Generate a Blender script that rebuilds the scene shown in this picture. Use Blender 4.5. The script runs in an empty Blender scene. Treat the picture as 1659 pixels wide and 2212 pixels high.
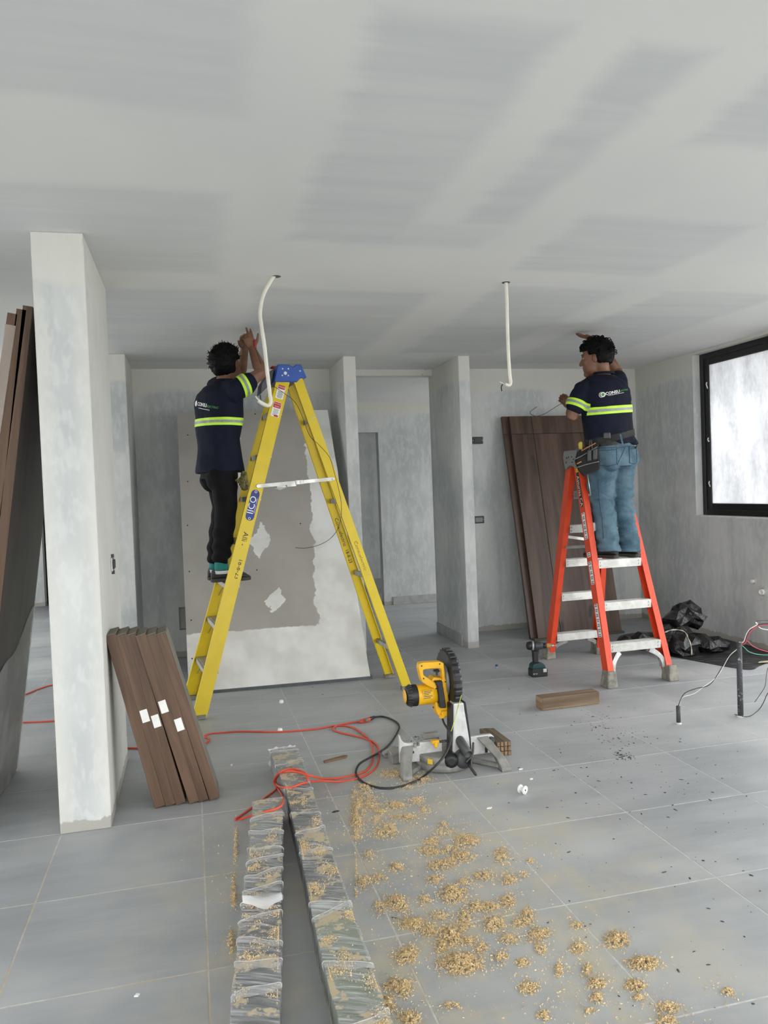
import bpy, bmesh, math, random
import numpy as np
from mathutils import Vector, Matrix, noise
from mathutils.bvhtree import BVHTree
random.seed(7); np.random.seed(7)
SC = bpy.context.scene
COL = SC.collection

# ------------------------------------------------------------------ camera
CAM_H = 1.455
FPX = 1670.0
def cam_axes(yaw, pitch, roll):
    f = np.array([math.sin(yaw)*math.cos(pitch), math.cos(yaw)*math.cos(pitch), math.sin(pitch)])
    r = np.array([math.cos(yaw), -math.sin(yaw), 0.0]); u = np.cross(r, f)
    r2 = r*math.cos(roll)+u*math.sin(roll); u2 = -r*math.sin(roll)+u*math.cos(roll)
    return r2, u2, f
CR, CU, CF = cam_axes(math.radians(14.0), math.radians(-1.645), math.radians(-2.185))
cam = bpy.data.cameras.new('camera'); camo = bpy.data.objects.new('camera', cam); COL.objects.link(camo)
camo.matrix_world = Matrix(((CR[0], CU[0], -CF[0], 0), (CR[1], CU[1], -CF[1], 0), (CR[2], CU[2], -CF[2], CAM_H), (0, 0, 0, 1)))
cam.sensor_fit = 'AUTO'; cam.sensor_width = 36.0; cam.lens = FPX/2212*36.0; cam.clip_start = 0.05; cam.clip_end = 200
SC.camera = camo

# ------------------------------------------------------------------ light
SC.view_settings.view_transform = 'Standard'; SC.view_settings.look = 'None'
SC.view_settings.gamma = 1.0; SC.view_settings.use_curve_mapping = False
SC.view_settings.exposure = 0.0
w = bpy.data.worlds.new('overcast_sky'); SC.world = w; w.use_nodes = True
bg = w.node_tree.nodes['Background']; bg.inputs[0].default_value = (0.985, 1.0, 1.0, 1); bg.inputs[1].default_value = 4.7
try: SC.cycles.use_denoising = True; SC.cycles.max_bounces = 7; SC.cycles.diffuse_bounces = 4; SC.cycles.glossy_bounces = 2; SC.cycles.transmission_bounces = 4; SC.cycles.adaptive_threshold = 0.06
except Exception: pass
def portal(name, loc, rot, sx, sy):
    L = bpy.data.lights.new(name, 'AREA'); L.shape = 'RECTANGLE'; L.size = sx; L.size_y = sy
    L.cycles.is_portal = True
    o = bpy.data.objects.new(name, L); o.location = loc; o.rotation_euler = rot; COL.objects.link(o); return o
HC = 2.62                       # ceiling height
XR = 4.574                      # right wall
YB = 7.25                       # back wall
REAR_Y = -1.6                   # open side behind the photographer
XL = -2.9                       # left wall of the neighbouring space
PI = math.pi
# daylight enters: open rear side, terrace door on the right, window, opening on the far left
#portal('daylight_rear_opening', (0.2, REAR_Y, 1.31), (PI/2, 0, PI), 8.4, 2.6)
#portal('daylight_terrace_door', (XR+0.02, 1.9, 1.2), (PI/2, 0, PI/2), 3.6, 2.4)
#portal('daylight_window', (XR+0.30, 5.2, 1.85), (PI/2, 0, PI/2), 2.2, 1.5)
#portal('daylight_left_opening', (XL-0.02, 6.6, 1.2), (PI/2, 0, -PI/2), 3.6, 2.4)

# ------------------------------------------------------------------ picking points of the room from the photograph
CPOS = np.array([0, 0, CAM_H])
def ray(px, py):
    d = CR*((px-829.5)/FPX) - CU*((py-1106)/FPX) + CF
    return d
def at_z(px, py, z=0.0):
    d = ray(px, py); t = (z-CAM_H)/d[2]; return Vector(CPOS+d*t)
def at_y(px, py, y):
    d = ray(px, py); return Vector(CPOS+d*(y/d[1]))
def at_x(px, py, x):
    d = ray(px, py); return Vector(CPOS+d*(x/d[0]))
def at_pl(px, py, p, n):
    d = Vector(ray(px, py)); n = Vector(n); c = Vector(CPOS)
    return c+d*((Vector(p)-c).dot(n)/d.dot(n))

# ------------------------------------------------------------------ tagging
def tag(o, label=None, cat=None, group=None, kind=None):
    if label: o['label'] = label
    if cat: o['category'] = cat
    if group: o['group'] = group
    if kind: o['kind'] = kind
    return o
def empty(name, loc, label=None, cat=None, group=None, rz=0.0):
    o = bpy.data.objects.new(name, None); COL.objects.link(o); o.location = loc; o.rotation_euler = (0, 0, rz)
    o.empty_display_size = 0.1
    return tag(o, label, cat, group)
def parent_keep(o, p):
    if p is None: return
    o.parent = p
    bpy_m = world_m(p)
    o.matrix_parent_inverse = bpy_m.inverted()
def world_m(o):
    m = o.matrix_basis.copy()
    if o.parent: m = world_m(o.parent) @ o.matrix_parent_inverse @ m
    return m

# ------------------------------------------------------------------ mesh collector (world coordinates)
class MB:
    def __init__(s): s.v = []; s.f = []; s.sm = []
    def add(s, vs, fs, smooth=False):
        b = len(s.v); s.v += [tuple(p) for p in vs]
        for f in fs: s.f.append(tuple(i+b for i in f)); s.sm.append(smooth)
        return s
    def box(s, c, size, R=None):
        hx, hy, hz = size[0]/2, size[1]/2, size[2]/2
        vs = [Vector((sx*hx, sy*hy, sz*hz)) for sz in (-1, 1) for sy in (-1, 1) for sx in (-1, 1)]
        if R is not None: vs = [R @ p for p in vs]
        vs = [p+Vector(c) for p in vs]
        return s.hexa(vs)
    def bb(s, x0, x1, y0, y1, z0, z1):
        return s.box(((x0+x1)/2, (y0+y1)/2, (z0+z1)/2), (x1-x0, y1-y0, z1-z0))
    def hexa(s, v):   # order x fastest, then y, then z
        return s.add(v, [(0, 2, 3, 1), (4, 5, 7, 6), (0, 1, 5, 4), (2, 6, 7, 3), (0, 4, 6, 2), (1, 3, 7, 5)])
    def bar(s, p0, p1, a, wa, wb, off=(0, 0, 0)):
        """bar from p0 to p1, cross-section wa along a (made perpendicular), wb along the third axis"""
        p0, p1, a = Vector(p0)+Vector(off), Vector(p1)+Vector(off), Vector(a)
        d = (p1-p0).normalized(); a = (a-d*a.dot(d)).normalized(); b = d.cross(a)
        vs = []
        for p in (p0, p1):
            for sb in (-1, 1):
                for sa in (-1, 1): vs.append(p+a*(sa*wa/2)+b*(sb*wb/2))
        return s.hexa(vs)
    def prism(s, poly, o, ex, ey, ez, depth):
        """polygon (2d) in plane o+ex*x+ey*y, extruded by depth along ez"""
        o, ex, ey, ez = Vector(o), Vector(ex), Vector(ey), Vector(ez); n = len(poly)
        a = [o+ex*p[0]+ey*p[1] for p in poly]; b = [p+ez*depth for p in a]
        fs = [tuple(range(n-1, -1, -1)), tuple(range(n, 2*n))]+[(i, (i+1) % n, n+(i+1) % n, n+i) for i in range(n)]
        return s.add(a+b, fs)
    def rings(s, rs, smooth=True, cap=True, closed=True):
        n = len(rs[0]); vs = [p for r in rs for p in r]; fs = []
        for k in range(len(rs)-1):
            for i in range(n if closed else n-1):
                j = (i+1) % n
                fs.append((k*n+i, k*n+j, (k+1)*n+j, (k+1)*n+i))
        b = len(s.v); s.add(vs, fs, smooth)
        if cap and closed:
            s.f.append(tuple(b+i for i in range(n-1, -1, -1))); s.sm.append(False)
            s.f.append(tuple(b+(len(rs)-1)*n+i for i in range(n))); s.sm.append(False)
        return s
    def tube(s, pts, r, n=8, cap=True, smooth=True):
        pts = [Vector(p) for p in pts]
        if not hasattr(r, '__len__'): r = [r]*len(pts)
        d0 = (pts[1]-pts[0]).normalized()
        a = d0.orthogonal().normalized(); rs = []
        for i, p in enumerate(pts):
            if i == 0: d = d0
            elif i == len(pts)-1: d = (pts[i]-pts[i-1]).normalized()
            else: d = ((pts[i]-pts[i-1]).normalized()+(pts[i+1]-pts[i]).normalized())
            if d.length < 1e-6: d = d0
            d.normalize()
            a = a-d*a.dot(d); a.normalize(); b = d.cross(a)
            rs.append([p+a*(math.cos(2*PI*k/n)*r[i])+b*(math.sin(2*PI*k/n)*r[i]) for k in range(n)])
        return s.rings(rs, smooth, cap)
    def cyl(s, p0, p1, r0, r1=None, n=16, smooth=True):
        return s.tube([p0, p1], [r0, r0 if r1 is None else r1], n, True, smooth)
    def limb(s, pts, rad, n=12):
        """tube with rounded ends"""
        pts = [Vector(p) for p in pts]; rad = list(rad)
        d0 = (pts[0]-pts[1]).normalized(); d1 = (pts[-1]-pts[-2]).normalized()
        P = [pts[0]+d0*rad[0]*0.95, pts[0]+d0*rad[0]*0.7]+pts+[pts[-1]+d1*rad[-1]*0.7, pts[-1]+d1*rad[-1]*0.95]
        Rr = [rad[0]*0.25, rad[0]*0.71]+rad+[rad[-1]*0.71, rad[-1]*0.25]
        return s.tube(P, Rr, n)
    def ell(s, c, r, R=None, n=14, m=9):
        c = Vector(c); rs = []
        for k in range(m):
            t = -PI/2+PI*(k+0.5)/m
            ring = [Vector((r[0]*math.cos(t)*math.cos(2*PI*i/n), r[1]*math.cos(t)*math.sin(2*PI*i/n), r[2]*math.sin(t))) for i in range(n)]
            if R is not None: ring = [R @ p for p in ring]
            rs.append([p+c for p in ring])
        return s.rings(rs)
    def lathe(s, o, ax, prof, n=20, smooth=True):
        """prof: list of (radius, distance along ax)"""
        o, ax = Vector(o), Vector(ax).normalized(); a = ax.orthogonal().normalized(); b = ax.cross(a)
        rs = [[o+ax*h+a*(math.cos(2*PI*k/n)*r)+b*(math.sin(2*PI*k/n)*r) for k in range(n)] for r, h in prof]
        return s.rings(rs, smooth)
    def mesh(s, name):
        me = bpy.data.meshes.new(name); me.from_pydata(s.v, [], s.f)
        me.polygons.foreach_set('use_smooth', s.sm)
        me.update(); return me
    def build(s, name, mat, parent=None, bevel=0.0, seg=1, origin=None, fix=True):
        me = s.mesh(name)
        if fix or bevel > 0:
            bm = bmesh.new(); bm.from_mesh(me)
            if fix: bmesh.ops.recalc_face_normals(bm, faces=bm.faces)
            if bevel > 0:
                es = [e for e in bm.edges if len(e.link_faces) == 2 and e.calc_face_angle(0) > 0.6]
                bmesh.ops.bevel(bm, geom=es, offset=bevel, segments=seg, affect='EDGES', profile=0.5, clamp_overlap=True)
            bm.to_mesh(me); bm.free()
        if origin is not None:
            me.transform(Matrix.Translation(-Vector(origin)))
        return link(name, me, mat, parent, origin)
def link(name, me, mat, parent=None, origin=None):
    o = bpy.data.objects.new(name, me); COL.objects.link(o)
    if origin is not None: o.location = origin
    if mat is not None: me.materials.append(mat)
    if parent is not None: parent_keep(o, parent)
    return o
def spline(pts, k=8):
    """Catmull-Rom through points"""
    P = [Vector(p) for p in pts]; P = [P[0]*2-P[1]]+P+[P[-1]*2-P[-2]]; out = []
    for i in range(1, len(P)-2):
        for j in range(k):
            t = j/k; a, b, c, d = P[i-1], P[i], P[i+1], P[i+2]
            out.append(0.5*((2*b)+(c-a)*t+(2*a-5*b+4*c-d)*t*t+(3*b-a-3*c+d)*t**3))
    out.append(P[-2]); return out
def text_mesh(txt, size, extrude=0.0, bold=0.0):
    cu = bpy.data.curves.new('txt', 'FONT'); cu.body = txt; cu.size = size; cu.extrude = extrude; cu.offset = bold*size
    cu.align_x = 'CENTER'; cu.align_y = 'CENTER'; cu.resolution_u = 2
    o = bpy.data.objects.new('txt', cu); COL.objects.link(o)
    dg = bpy.context.evaluated_depsgraph_get()
    me = bpy.data.meshes.new_from_object(o.evaluated_get(dg))
    bpy.data.objects.remove(o); bpy.data.curves.remove(cu)
    return me
def text_on(txt, size, o, ex, ey, mat, parent, name='lettering', sx=1.0):
    """flat lettering on a plane at o with axes ex (reading direction) and ey (up)"""
    me = text_mesh(txt, size); ex, ey = Vector(ex).normalized(), Vector(ey); ey = (ey-ex*ey.dot(ex)).normalized(); ez = ex.cross(ey)
    M = Matrix((( ex.x*sx, ey.x, ez.x, o[0]), (ex.y*sx, ey.y, ez.y, o[1]), (ex.z*sx, ey.z, ez.z, o[2]), (0, 0, 0, 1)))
    me.transform(M); me.name = name
    return link(name, me, mat, parent)

# ------------------------------------------------------------------ materials
MATS = {}
class NT:
    def __init__(s, name, rough=0.6, metal=0.0, spec=0.5):
        s.m = bpy.data.materials.new(name); s.m.use_nodes = True; s.t = s.m.node_tree; s.n = s.t.nodes
        s.b = s.n['Principled BSDF']; s.b.inputs['Roughness'].default_value = rough; s.b.inputs['Metallic'].default_value = metal
        s.b.inputs['Specular IOR Level'].default_value = spec
        MATS[name] = s.m
    def node(s, t, **kw):
        n = s.n.new(t)
        for k, v in kw.items(): setattr(n, k, v)
        return n
    def set(s, sock, v):
        if isinstance(v, bpy.types.NodeSocket): s.t.links.new(v, sock)
        elif hasattr(v, '__len__') and len(v) == 3 and sock.type == 'RGBA': sock.default_value = (*v, 1)
        else: sock.default_value = v
    def pos(s):
        return s.node('ShaderNodeNewGeometry').outputs['Position']
    def obj(s): return s.node('ShaderNodeTexCoord').outputs['Object']
    def rnd(s): return s.node('ShaderNodeObjectInfo').outputs['Random']
    def sep(s, v):
        n = s.node('ShaderNodeSeparateXYZ'); s.set(n.inputs[0], v); return n.outputs
    def comb(s, x, y, z):
        n = s.node('ShaderNodeCombineXYZ')
        for i, v in enumerate((x, y, z)): s.set(n.inputs[i], v)
        return n.outputs[0]
    def scale(s, v, sc):
        n = s.node('ShaderNodeMapping'); s.set(n.inputs[0], v); n.inputs['Scale'].default_value = sc if hasattr(sc, '__len__') else (sc, sc, sc); return n.outputs[0]
    def noise(s, v, scale=5, detail=4, rough=0.55, dist=0.0):
        n = s.node('ShaderNodeTexNoise'); s.set(n.inputs['Vector'], v); n.inputs['Scale'].default_value = scale
        n.inputs['Detail'].default_value = detail; n.inputs['Roughness'].default_value = rough; n.inputs['Distortion'].default_value = dist
        return n.outputs['Fac']
    def wave(s, v, scale=5, dist=2, detail=2):
        n = s.node('ShaderNodeTexWave'); s.set(n.inputs['Vector'], v); n.inputs['Scale'].default_value = scale
        n.inputs['Distortion'].default_value = dist; n.inputs['Detail'].default_value = detail; return n.outputs['Fac']
    def math(s, op, a, b=0.0, clamp=False):
        n = s.node('ShaderNodeMath', operation=op); n.use_clamp = clamp; s.set(n.inputs[0], a)
        if op not in ('ABSOLUTE',): s.set(n.inputs[1], b)
        return n.outputs[0]
    def ramp(s, v, a, b, lo=0.0, hi=1.0):
        n = s.node('ShaderNodeMapRange'); n.interpolation_type = 'SMOOTHSTEP'; s.set(n.inputs[0], v)
        for i, q in enumerate((a, b, lo, hi)): n.inputs[i+1].default_value = q
        return n.outputs[0]
    def mix(s, fac, a, b, blend='MIX'):
        n = s.node('ShaderNodeMix', data_type='RGBA', blend_type=blend); s.set(n.inputs[0], fac); s.set(n.inputs[6], a); s.set(n.inputs[7], b); return n.outputs[2]
    def color(s, c): s.set(s.b.inputs['Base Color'], c); return s
    def rough(s, v): s.set(s.b.inputs['Roughness'], v); return s
    def bump(s, h, strength=0.3, dist=0.01):
        n = s.node('ShaderNodeBump'); s.set(n.inputs['Height'], h); n.inputs['Strength'].default_value = strength; n.inputs['Distance'].default_value = dist
        s.t.links.new(n.outputs[0], s.b.inputs['Normal']); return s
def simple(name, col, rough=0.5, metal=0.0, var=0.12, scale=12.0, bump=0.0, spec=0.5, bscale=60.0):
    t = NT(name, rough, metal, spec); p = t.obj()
    f = t.noise(p, scale, 4)
    lo = tuple(c*(1-var) for c in col); hi = tuple(min(1, c*(1+var)) for c in col)
    t.color(t.mix(t.ramp(f, 0.3, 0.7), lo, hi))
    if bump: t.bump(t.noise(p, bscale, 3), bump, 0.004)
    return t.m
def rectmask(t, x, y, x0, x1, y0, y1, soft=0.05):
    a = t.math('SUBTRACT', t.math('ABSOLUTE', t.math('SUBTRACT', x, (x0+x1)/2)), (x1-x0)/2)
    b = t.math('SUBTRACT', t.math('ABSOLUTE', t.math('SUBTRACT', y, (y0+y1)/2)), (y1-y0)/2)
    return t.ramp(t.math('MAXIMUM', a, b), -soft, soft, 1.0, 0.0)

def mat_plaster(name, edges=None, grey=0.5):
    """skim-coated wall: cream compound along the top and the corners, blotchy grey-white sanded coat elsewhere, raw mortar at the foot"""
    t = NT(name, 0.85, 0, 0.25); p = t.pos(); x, y, z = t.sep(p)
    big = t.noise(p, 1.3, 2, 0.6); fine = t.noise(t.scale(p, (24, 24, 10)), 1.0, 2, 0.65); streak = t.noise(t.scale(p, (7, 7, 0.7)), 1.0, 2, 0.6)
    c = t.mix(t.ramp(big, 0.35, 0.65), (0.49, 0.515, 0.515), (0.64, 0.65, 0.635))
    c = t.mix(t.ramp(streak, 0.42, 0.72, 0, 0.6), c, (0.44, 0.46, 0.46))
    c = t.mix(t.ramp(fine, 0.44, 0.66, 0, 0.36), c, (0.72, 0.73, 0.72))
    bc = t.math('MULTIPLY', t.math('SUBTRACT', big, 0.5), 0.12)
    cream = t.ramp(t.math('ADD', z, bc), 2.37, 2.43, 0.0, 0.85)
    cream = t.math('MAXIMUM', cream, t.ramp(streak, 0.36, 0.28, 0, 0.5))
    if edges:
        d = t.math('ABSOLUTE', t.math('SUBTRACT', t.math('ABSOLUTE', t.math('SUBTRACT', x, (edges[0]+edges[1])/2)), (edges[1]-edges[0])/2))
        cream = t.math('MAXIMUM', cream, t.ramp(t.math('ADD', d, bc), 0.0, 0.085, 0.6, 0.0))
    c = t.mix(cream, c, (0.66, 0.65, 0.595))
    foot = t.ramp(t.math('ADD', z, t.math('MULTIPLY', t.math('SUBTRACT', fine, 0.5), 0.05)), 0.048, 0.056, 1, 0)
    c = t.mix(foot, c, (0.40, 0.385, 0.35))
    spots = t.math('MULTIPLY', t.ramp(fine, 0.60, 0.68), t.ramp(big, 0.60, 0.68, 0, 0.5))
    c = t.mix(spots, c, (0.36, 0.36, 0.35))
    t.color(c); t.bump(t.math('ADD', fine, t.math('MULTIPLY', foot, 0.6)), 0.25, 0.006)
    return t.m
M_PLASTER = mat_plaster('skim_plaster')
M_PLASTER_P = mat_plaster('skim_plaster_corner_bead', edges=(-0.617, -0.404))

def mat_ceiling():
    t = NT('ceiling_joint_compound', 0.9, 0, 0.2); p = t.pos(); x0, y0, z0 = t.sep(p)
    st = t.noise(t.scale(p, (0.8, 7.0, 1)), 1.0, 3, 0.65)
    cloud = t.noise(p, 1.1, 2)
    wob = t.math('MULTIPLY', t.math('SUBTRACT', st, 0.5), 0.16)
    x = t.math('ADD', x0, wob); y = t.math('ADD', y0, t.math('MULTIPLY', t.math('SUBTRACT', cloud, 0.5), 0.25))
    m = None
    for (a, b, c, d, k) in ((0.50, 1.00, 1.84, 3.56, 1.0), (0.90, 1.42, 3.25, 3.58, .6), (1.22, 1.45, 1.9, 3.22, 1.0), (-1.6, 0.19, 3.08, 4.2, .7), (-1.5, 0.2, 0.9, 2.4, .85), (1.72, 2.6, 1.2, 2.4, .9), (1.74, 2.62, 3.07, 3.93, .85),
                         (0.43, 1.46, 4.42, 6.9, .85), (-0.5, 0.2, 4.5, 6.9, .8), (1.82, 2.62, 4.27, 6.4, .85), (2.92, 3.8, 4.27, 6.9, .85)):
        q = t.math('MULTIPLY', rectmask(t, x, y, a, b, c, d, 0.06), k)
        m = q if m is None else t.math('MAXIMUM', m, q)
    m = t.math('MULTIPLY', m, t.ramp(st, 0.30, 0.70, 0.55, 1.0))
    base = t.mix(t.ramp(cloud, 0.35, 0.65), (0.745, 0.75, 0.735), (0.785, 0.785, 0.76))
    c = t.mix(m, base, (0.635, 0.65, 0.655))
    t.color(c); return t.m
M_CEIL = mat_ceiling()

def mat_tile():
    t = NT('grey_porcelain_tile', 0.42, 0, 0.4); p = t.pos(); r = t.rnd()
    off = t.math('MULTIPLY', r, 37.0); x, y, z = t.sep(p); q = t.comb(t.math('ADD', x, off), t.math('ADD', y, off), 0.0)
    n1 = t.noise(t.scale(q, (1.6, 6.0, 1)), 1.0, 4, 0.65); n2 = t.noise(p, 1.1, 3, 0.65)
    c = t.mix(t.ramp(n1, 0.3, 0.7), (0.305, 0.320, 0.333), (0.395, 0.409, 0.420))
    c = t.mix(t.math('MULTIPLY', r, 0.25), c, (0.31, 0.325, 0.335))
    c = t.mix(t.ramp(n2, 0.42, 0.70, 0.0, 0.5), c, (0.53, 0.535, 0.525))     # pale building dust
    dx = t.math('SUBTRACT', x, 0.75); dy = t.math('SUBTRACT', y, 2.6)
    rad = t.math('SQRT', t.math('ADD', t.math('MULTIPLY', dx, dx), t.math('MULTIPLY', t.math('MULTIPLY', dy, dy), 0.45)))
    sand = t.math('MULTIPLY', t.ramp(rad, 0.35, 1.35, 1.0, 0.0), t.ramp(t.noise(t.scale(p, (5, 3.2, 1)), 1.0, 3, 0.7), 0.40, 0.66, 0.08, 0.68))
    c = t.mix(sand, c, (0.50, 0.445, 0.33))
    t.color(c); t.rough(t.ramp(n2, 0.3, 0.7, 0.36, 0.6)); return t.m
M_TILE = mat_tile()
def mat_grout():
    t = NT('pale_grout', 0.9, 0, 0.2); p = t.pos()
    c = t.mix(t.ramp(t.noise(p, 30, 2), 0.3, 0.7), (0.50, 0.50, 0.48), (0.62, 0.62, 0.60))
    x, y, z = t.sep(p)
    left = t.math('MULTIPLY', t.ramp(x, 0.9, 0.4, 0.0, 0.75), t.ramp(y, 4.0, 2.6, 0.1, 1.0)); left = t.math('MULTIPLY', left, t.ramp(t.noise(p, 3, 4), 0.35, 0.65, 0.2, 1.0))
    t.color(t.mix(left, c, (0.47, 0.36, 0.20))); return t.m
M_GROUT = mat_grout()
def mat_wood(name, dark, light, ax=2, sc=1.0, rough=0.55, knots=True, seedoff=0.0):
    t = NT(name, rough, 0, 0.4); p = t.obj(); r = t.rnd()
    x, y, z = t.sep(p); q = t.comb(t.math('ADD', x, t.math('MULTIPLY', r, 9.0)), y, t.math('ADD', z, t.math('MULTIPLY', r, 5.0)))
    s = [16*sc, 16*sc, 16*sc]; s[ax] = 1.1*sc
    g = t.noise(t.scale(q, s), 1.0, 6, 0.62, 0.6)
    s2 = [70*sc]*3; s2[ax] = 3.0
    g2 = t.noise(t.scale(q, s2), 1.0, 4, 0.6)
    c = t.mix(t.ramp(g, 0.32, 0.68), dark, light)
    c = t.mix(t.ramp(g2, 0.5, 0.75, 0, 0.35), c, tuple(v*0.45 for v in dark))
    if knots:
        k = t.ramp(t.noise(t.scale(q, [5 if i != ax else 2.2 for i in range(3)]), 1.0, 2), 0.66, 0.76, 0, 0.8)
        c = t.mix(k, c, tuple(v*0.35 for v in dark))
    t.color(c); t.bump(g2, 0.12, 0.002); return t.m
def mat_metal(name, col, rough=0.35, var=0.15):
    t = NT(name, rough, 1.0); p = t.obj(); n = t.noise(t.scale(p, (30, 30, 30)), 1, 4)
    t.color(t.mix(t.ramp(n, 0.3, 0.7), tuple(c*(1-var) for c in col), col)); t.rough(t.ramp(t.noise(p, 9, 4), 0.3, 0.7, rough*0.8, min(1, rough*1.5))); return t.m
M_ALU = mat_metal('worn_aluminium', (0.58, 0.575, 0.55), 0.45)
M_STEEL = mat_metal('galvanised_steel', (0.55, 0.56, 0.57), 0.4)
M_BLACK = simple('black_plastic', (0.012, 0.012, 0.013), 0.45)
M_DKGREY = simple('dark_grey_plastic', (0.045, 0.047, 0.05), 0.5)
M_WHITE = simple('white_plastic', (0.8, 0.8, 0.78), 0.5, var=0.03)
M_PAPER = simple('white_sticker_paper', (0.82, 0.81, 0.79), 0.7, var=0.06)
M_INK = simple('black_marker_ink', (0.02, 0.02, 0.03), 0.7)
M_REDINK = simple('red_print', (0.45, 0.03, 0.03), 0.6)
M_BLUEINK = simple('navy_blue_print', (0.015, 0.035, 0.20), 0.5)
# ================================================================== THE SETTING
def struct(name, mb, mat, label=None, **kw):
    o = mb.build(name, mat, None, **kw); o['kind'] = 'structure'
    if label: o['label'] = label
    return o
# floor: grout bed plus separate porcelain tiles
fl = struct('floor', MB().bb(-5.2, 5.2, REAR_Y-0.0, 12.6, -0.12, -0.0008), M_GROUT, 'grey porcelain tile floor with pale dusty grout joints')
TX, TY, T0X, T0Y = 0.602, 0.600, -0.0116, 3.610
tile_me = MB().bb(-TX/2+.0034, TX/2-.0034, -TY/2+.0034, TY/2-.0034, -0.011, 0.0).mesh('tile'); tile_me.materials.append(M_TILE)
def in_frame(x, y):
    for dx in (-.5, -.25, 0, .25, .5):
        for dy in (-.5, 0, .5):
            v = Vector((x+dx*TX, y+dy*TY, 0))-Vector(CPOS)
            dep = v.dot(Vector(CF))
            if dep < 0.3: continue
            px = 829.5+FPX*v.dot(Vector(CR))/dep; py = 1106-FPX*v.dot(Vector(CU))/dep
            if -25 < px < 1685 and 0 < py < 2240: return True
    return False
rest = MB(); seen = []
for i in range(-8, 9):
    for j in range(-15, 10):
        x, y = T0X+(i+.5)*TX, T0Y-(j+.5)*TY
        if y < REAR_Y+.3 or y > 12.4 or x < -5.0 or x > 5.1: continue
        hidden = (x > 4.9) or (y > 7.6 and x > 3.6) or (y > 7.4 and -0.6 < x < 1.5)
        if in_frame(x, y) and not hidden: seen.append((x, y))
        else: rest.bb(x-TX/2+.0034, x+TX/2-.0034, y-TY/2+.0034, y+TY/2-.0034, -0.011, 0.0)
seen.sort(key=lambda q: q[0]**2+q[1]**2)
for k, (x, y) in enumerate(seen):
    if k < 295:
        o = bpy.data.objects.new('tile', tile_me); COL.objects.link(o); o.location = (x, y, 0); o.parent = fl
    else: rest.bb(x-TX/2+.0034, x+TX/2-.0034, y-TY/2+.0034, y+TY/2-.0034, -0.011, 0.0)
tag(rest.build('tile_field', M_TILE, fl), kind='stuff')

struct('ceiling', MB().bb(-5.2, 5.2, REAR_Y, 7.42, HC, HC+0.2).bb(-5.2, -0.66, 7.42, 12.6, HC, HC+0.2), M_CEIL, 'white plasterboard ceiling with grey and white compound patches')
HH = 2.56
struct('ceiling_hall', MB().bb(-0.66, 5.2, 7.42, 12.6, HH, HH+0.26), M_CEIL, 'hall ceiling beyond the opening')
# free-standing wall ends
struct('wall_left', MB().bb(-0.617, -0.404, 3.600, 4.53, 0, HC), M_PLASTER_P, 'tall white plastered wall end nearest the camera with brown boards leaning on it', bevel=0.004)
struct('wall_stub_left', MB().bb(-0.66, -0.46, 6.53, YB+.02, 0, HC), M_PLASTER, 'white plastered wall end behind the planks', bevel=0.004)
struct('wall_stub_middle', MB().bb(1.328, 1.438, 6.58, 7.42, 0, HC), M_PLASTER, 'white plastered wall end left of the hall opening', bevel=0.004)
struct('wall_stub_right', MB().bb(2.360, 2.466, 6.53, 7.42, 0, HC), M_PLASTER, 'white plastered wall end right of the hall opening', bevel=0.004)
# back walls
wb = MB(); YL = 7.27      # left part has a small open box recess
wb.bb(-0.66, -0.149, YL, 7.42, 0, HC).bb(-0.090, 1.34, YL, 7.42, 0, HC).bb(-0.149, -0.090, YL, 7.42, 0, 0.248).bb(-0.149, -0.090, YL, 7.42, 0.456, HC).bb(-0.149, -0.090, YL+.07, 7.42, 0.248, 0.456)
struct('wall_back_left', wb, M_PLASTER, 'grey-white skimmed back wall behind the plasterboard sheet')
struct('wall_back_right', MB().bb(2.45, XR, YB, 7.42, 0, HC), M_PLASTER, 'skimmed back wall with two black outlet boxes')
struct('trim_1', MB().bb(1.438, 2.36, 7.30, 7.42, HH, HC), M_PLASTER, 'plaster header strip over the hall opening')
# right wall with window opening (and the terrace doorway beside the camera)
WY0, WY1, WZ0, WZ1 = 5.30, 6.298, 1.095, 2.595
wr = MB(); x0, x1 = XR, XR+0.16
for a in ((5.12, WY0, 0, HC), (2.4, 5.12, 2.42, HC), (2.2, 2.4, 0, HC), (WY1, 7.55, 0, HC), (WY0, WY1, 0, WZ0), (WY0, WY1, WZ1, HC), (REAR_Y, 0.4, 0, HC), (0.4, 2.2, 2.42, HC), (9.35, 9.6, 0, HC), (9.6, 10.6, 2.52, HC), (10.6, 12.6, 0, HC), (7.55, 9.35, 2.52, HC)):
    wr.bb(x0, x1, a[0], a[1], a[2], a[3])
struct('wall_right', wr, M_PLASTER, 'skimmed right wall with the black framed window')
#portal('daylight_hall_door', (XR+0.18, 8.47, 1.15), (PI/2, 0, PI/2), 1.4, 2.2)
# left neighbouring space
wl = MB()
for a in ((REAR_Y, 1.5, 0, HC), (1.5, 3.6, 2.3, HC), (3.6, 5.0, 0, HC), (5.0, 10.6, 2.45, HC), (10.6, 12.6, 0, HC)): wl.bb(XL-.16, XL, a[0], a[1], a[2], a[3])
struct('wall_far_side', wl, M_PLASTER, 'wall of the neighbouring room on the left')
struct('wall_passage', MB().bb(-0.74, -0.62, 7.25, 12.0, 0, HC), M_PLASTER, 'passage side wall')
fw = MB()      # far wall of the left space with an unlit doorway
for a in ((XL, -2.05, 0, HC), (-2.05, -1.05, 2.2, HC), (-1.05, -0.62, 0, HC)): fw.bb(a[0], a[1], 11.7, 11.86, a[2], a[3])
struct('wall_far', fw, M_PLASTER, 'far white wall seen past the leaning panels')
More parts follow.
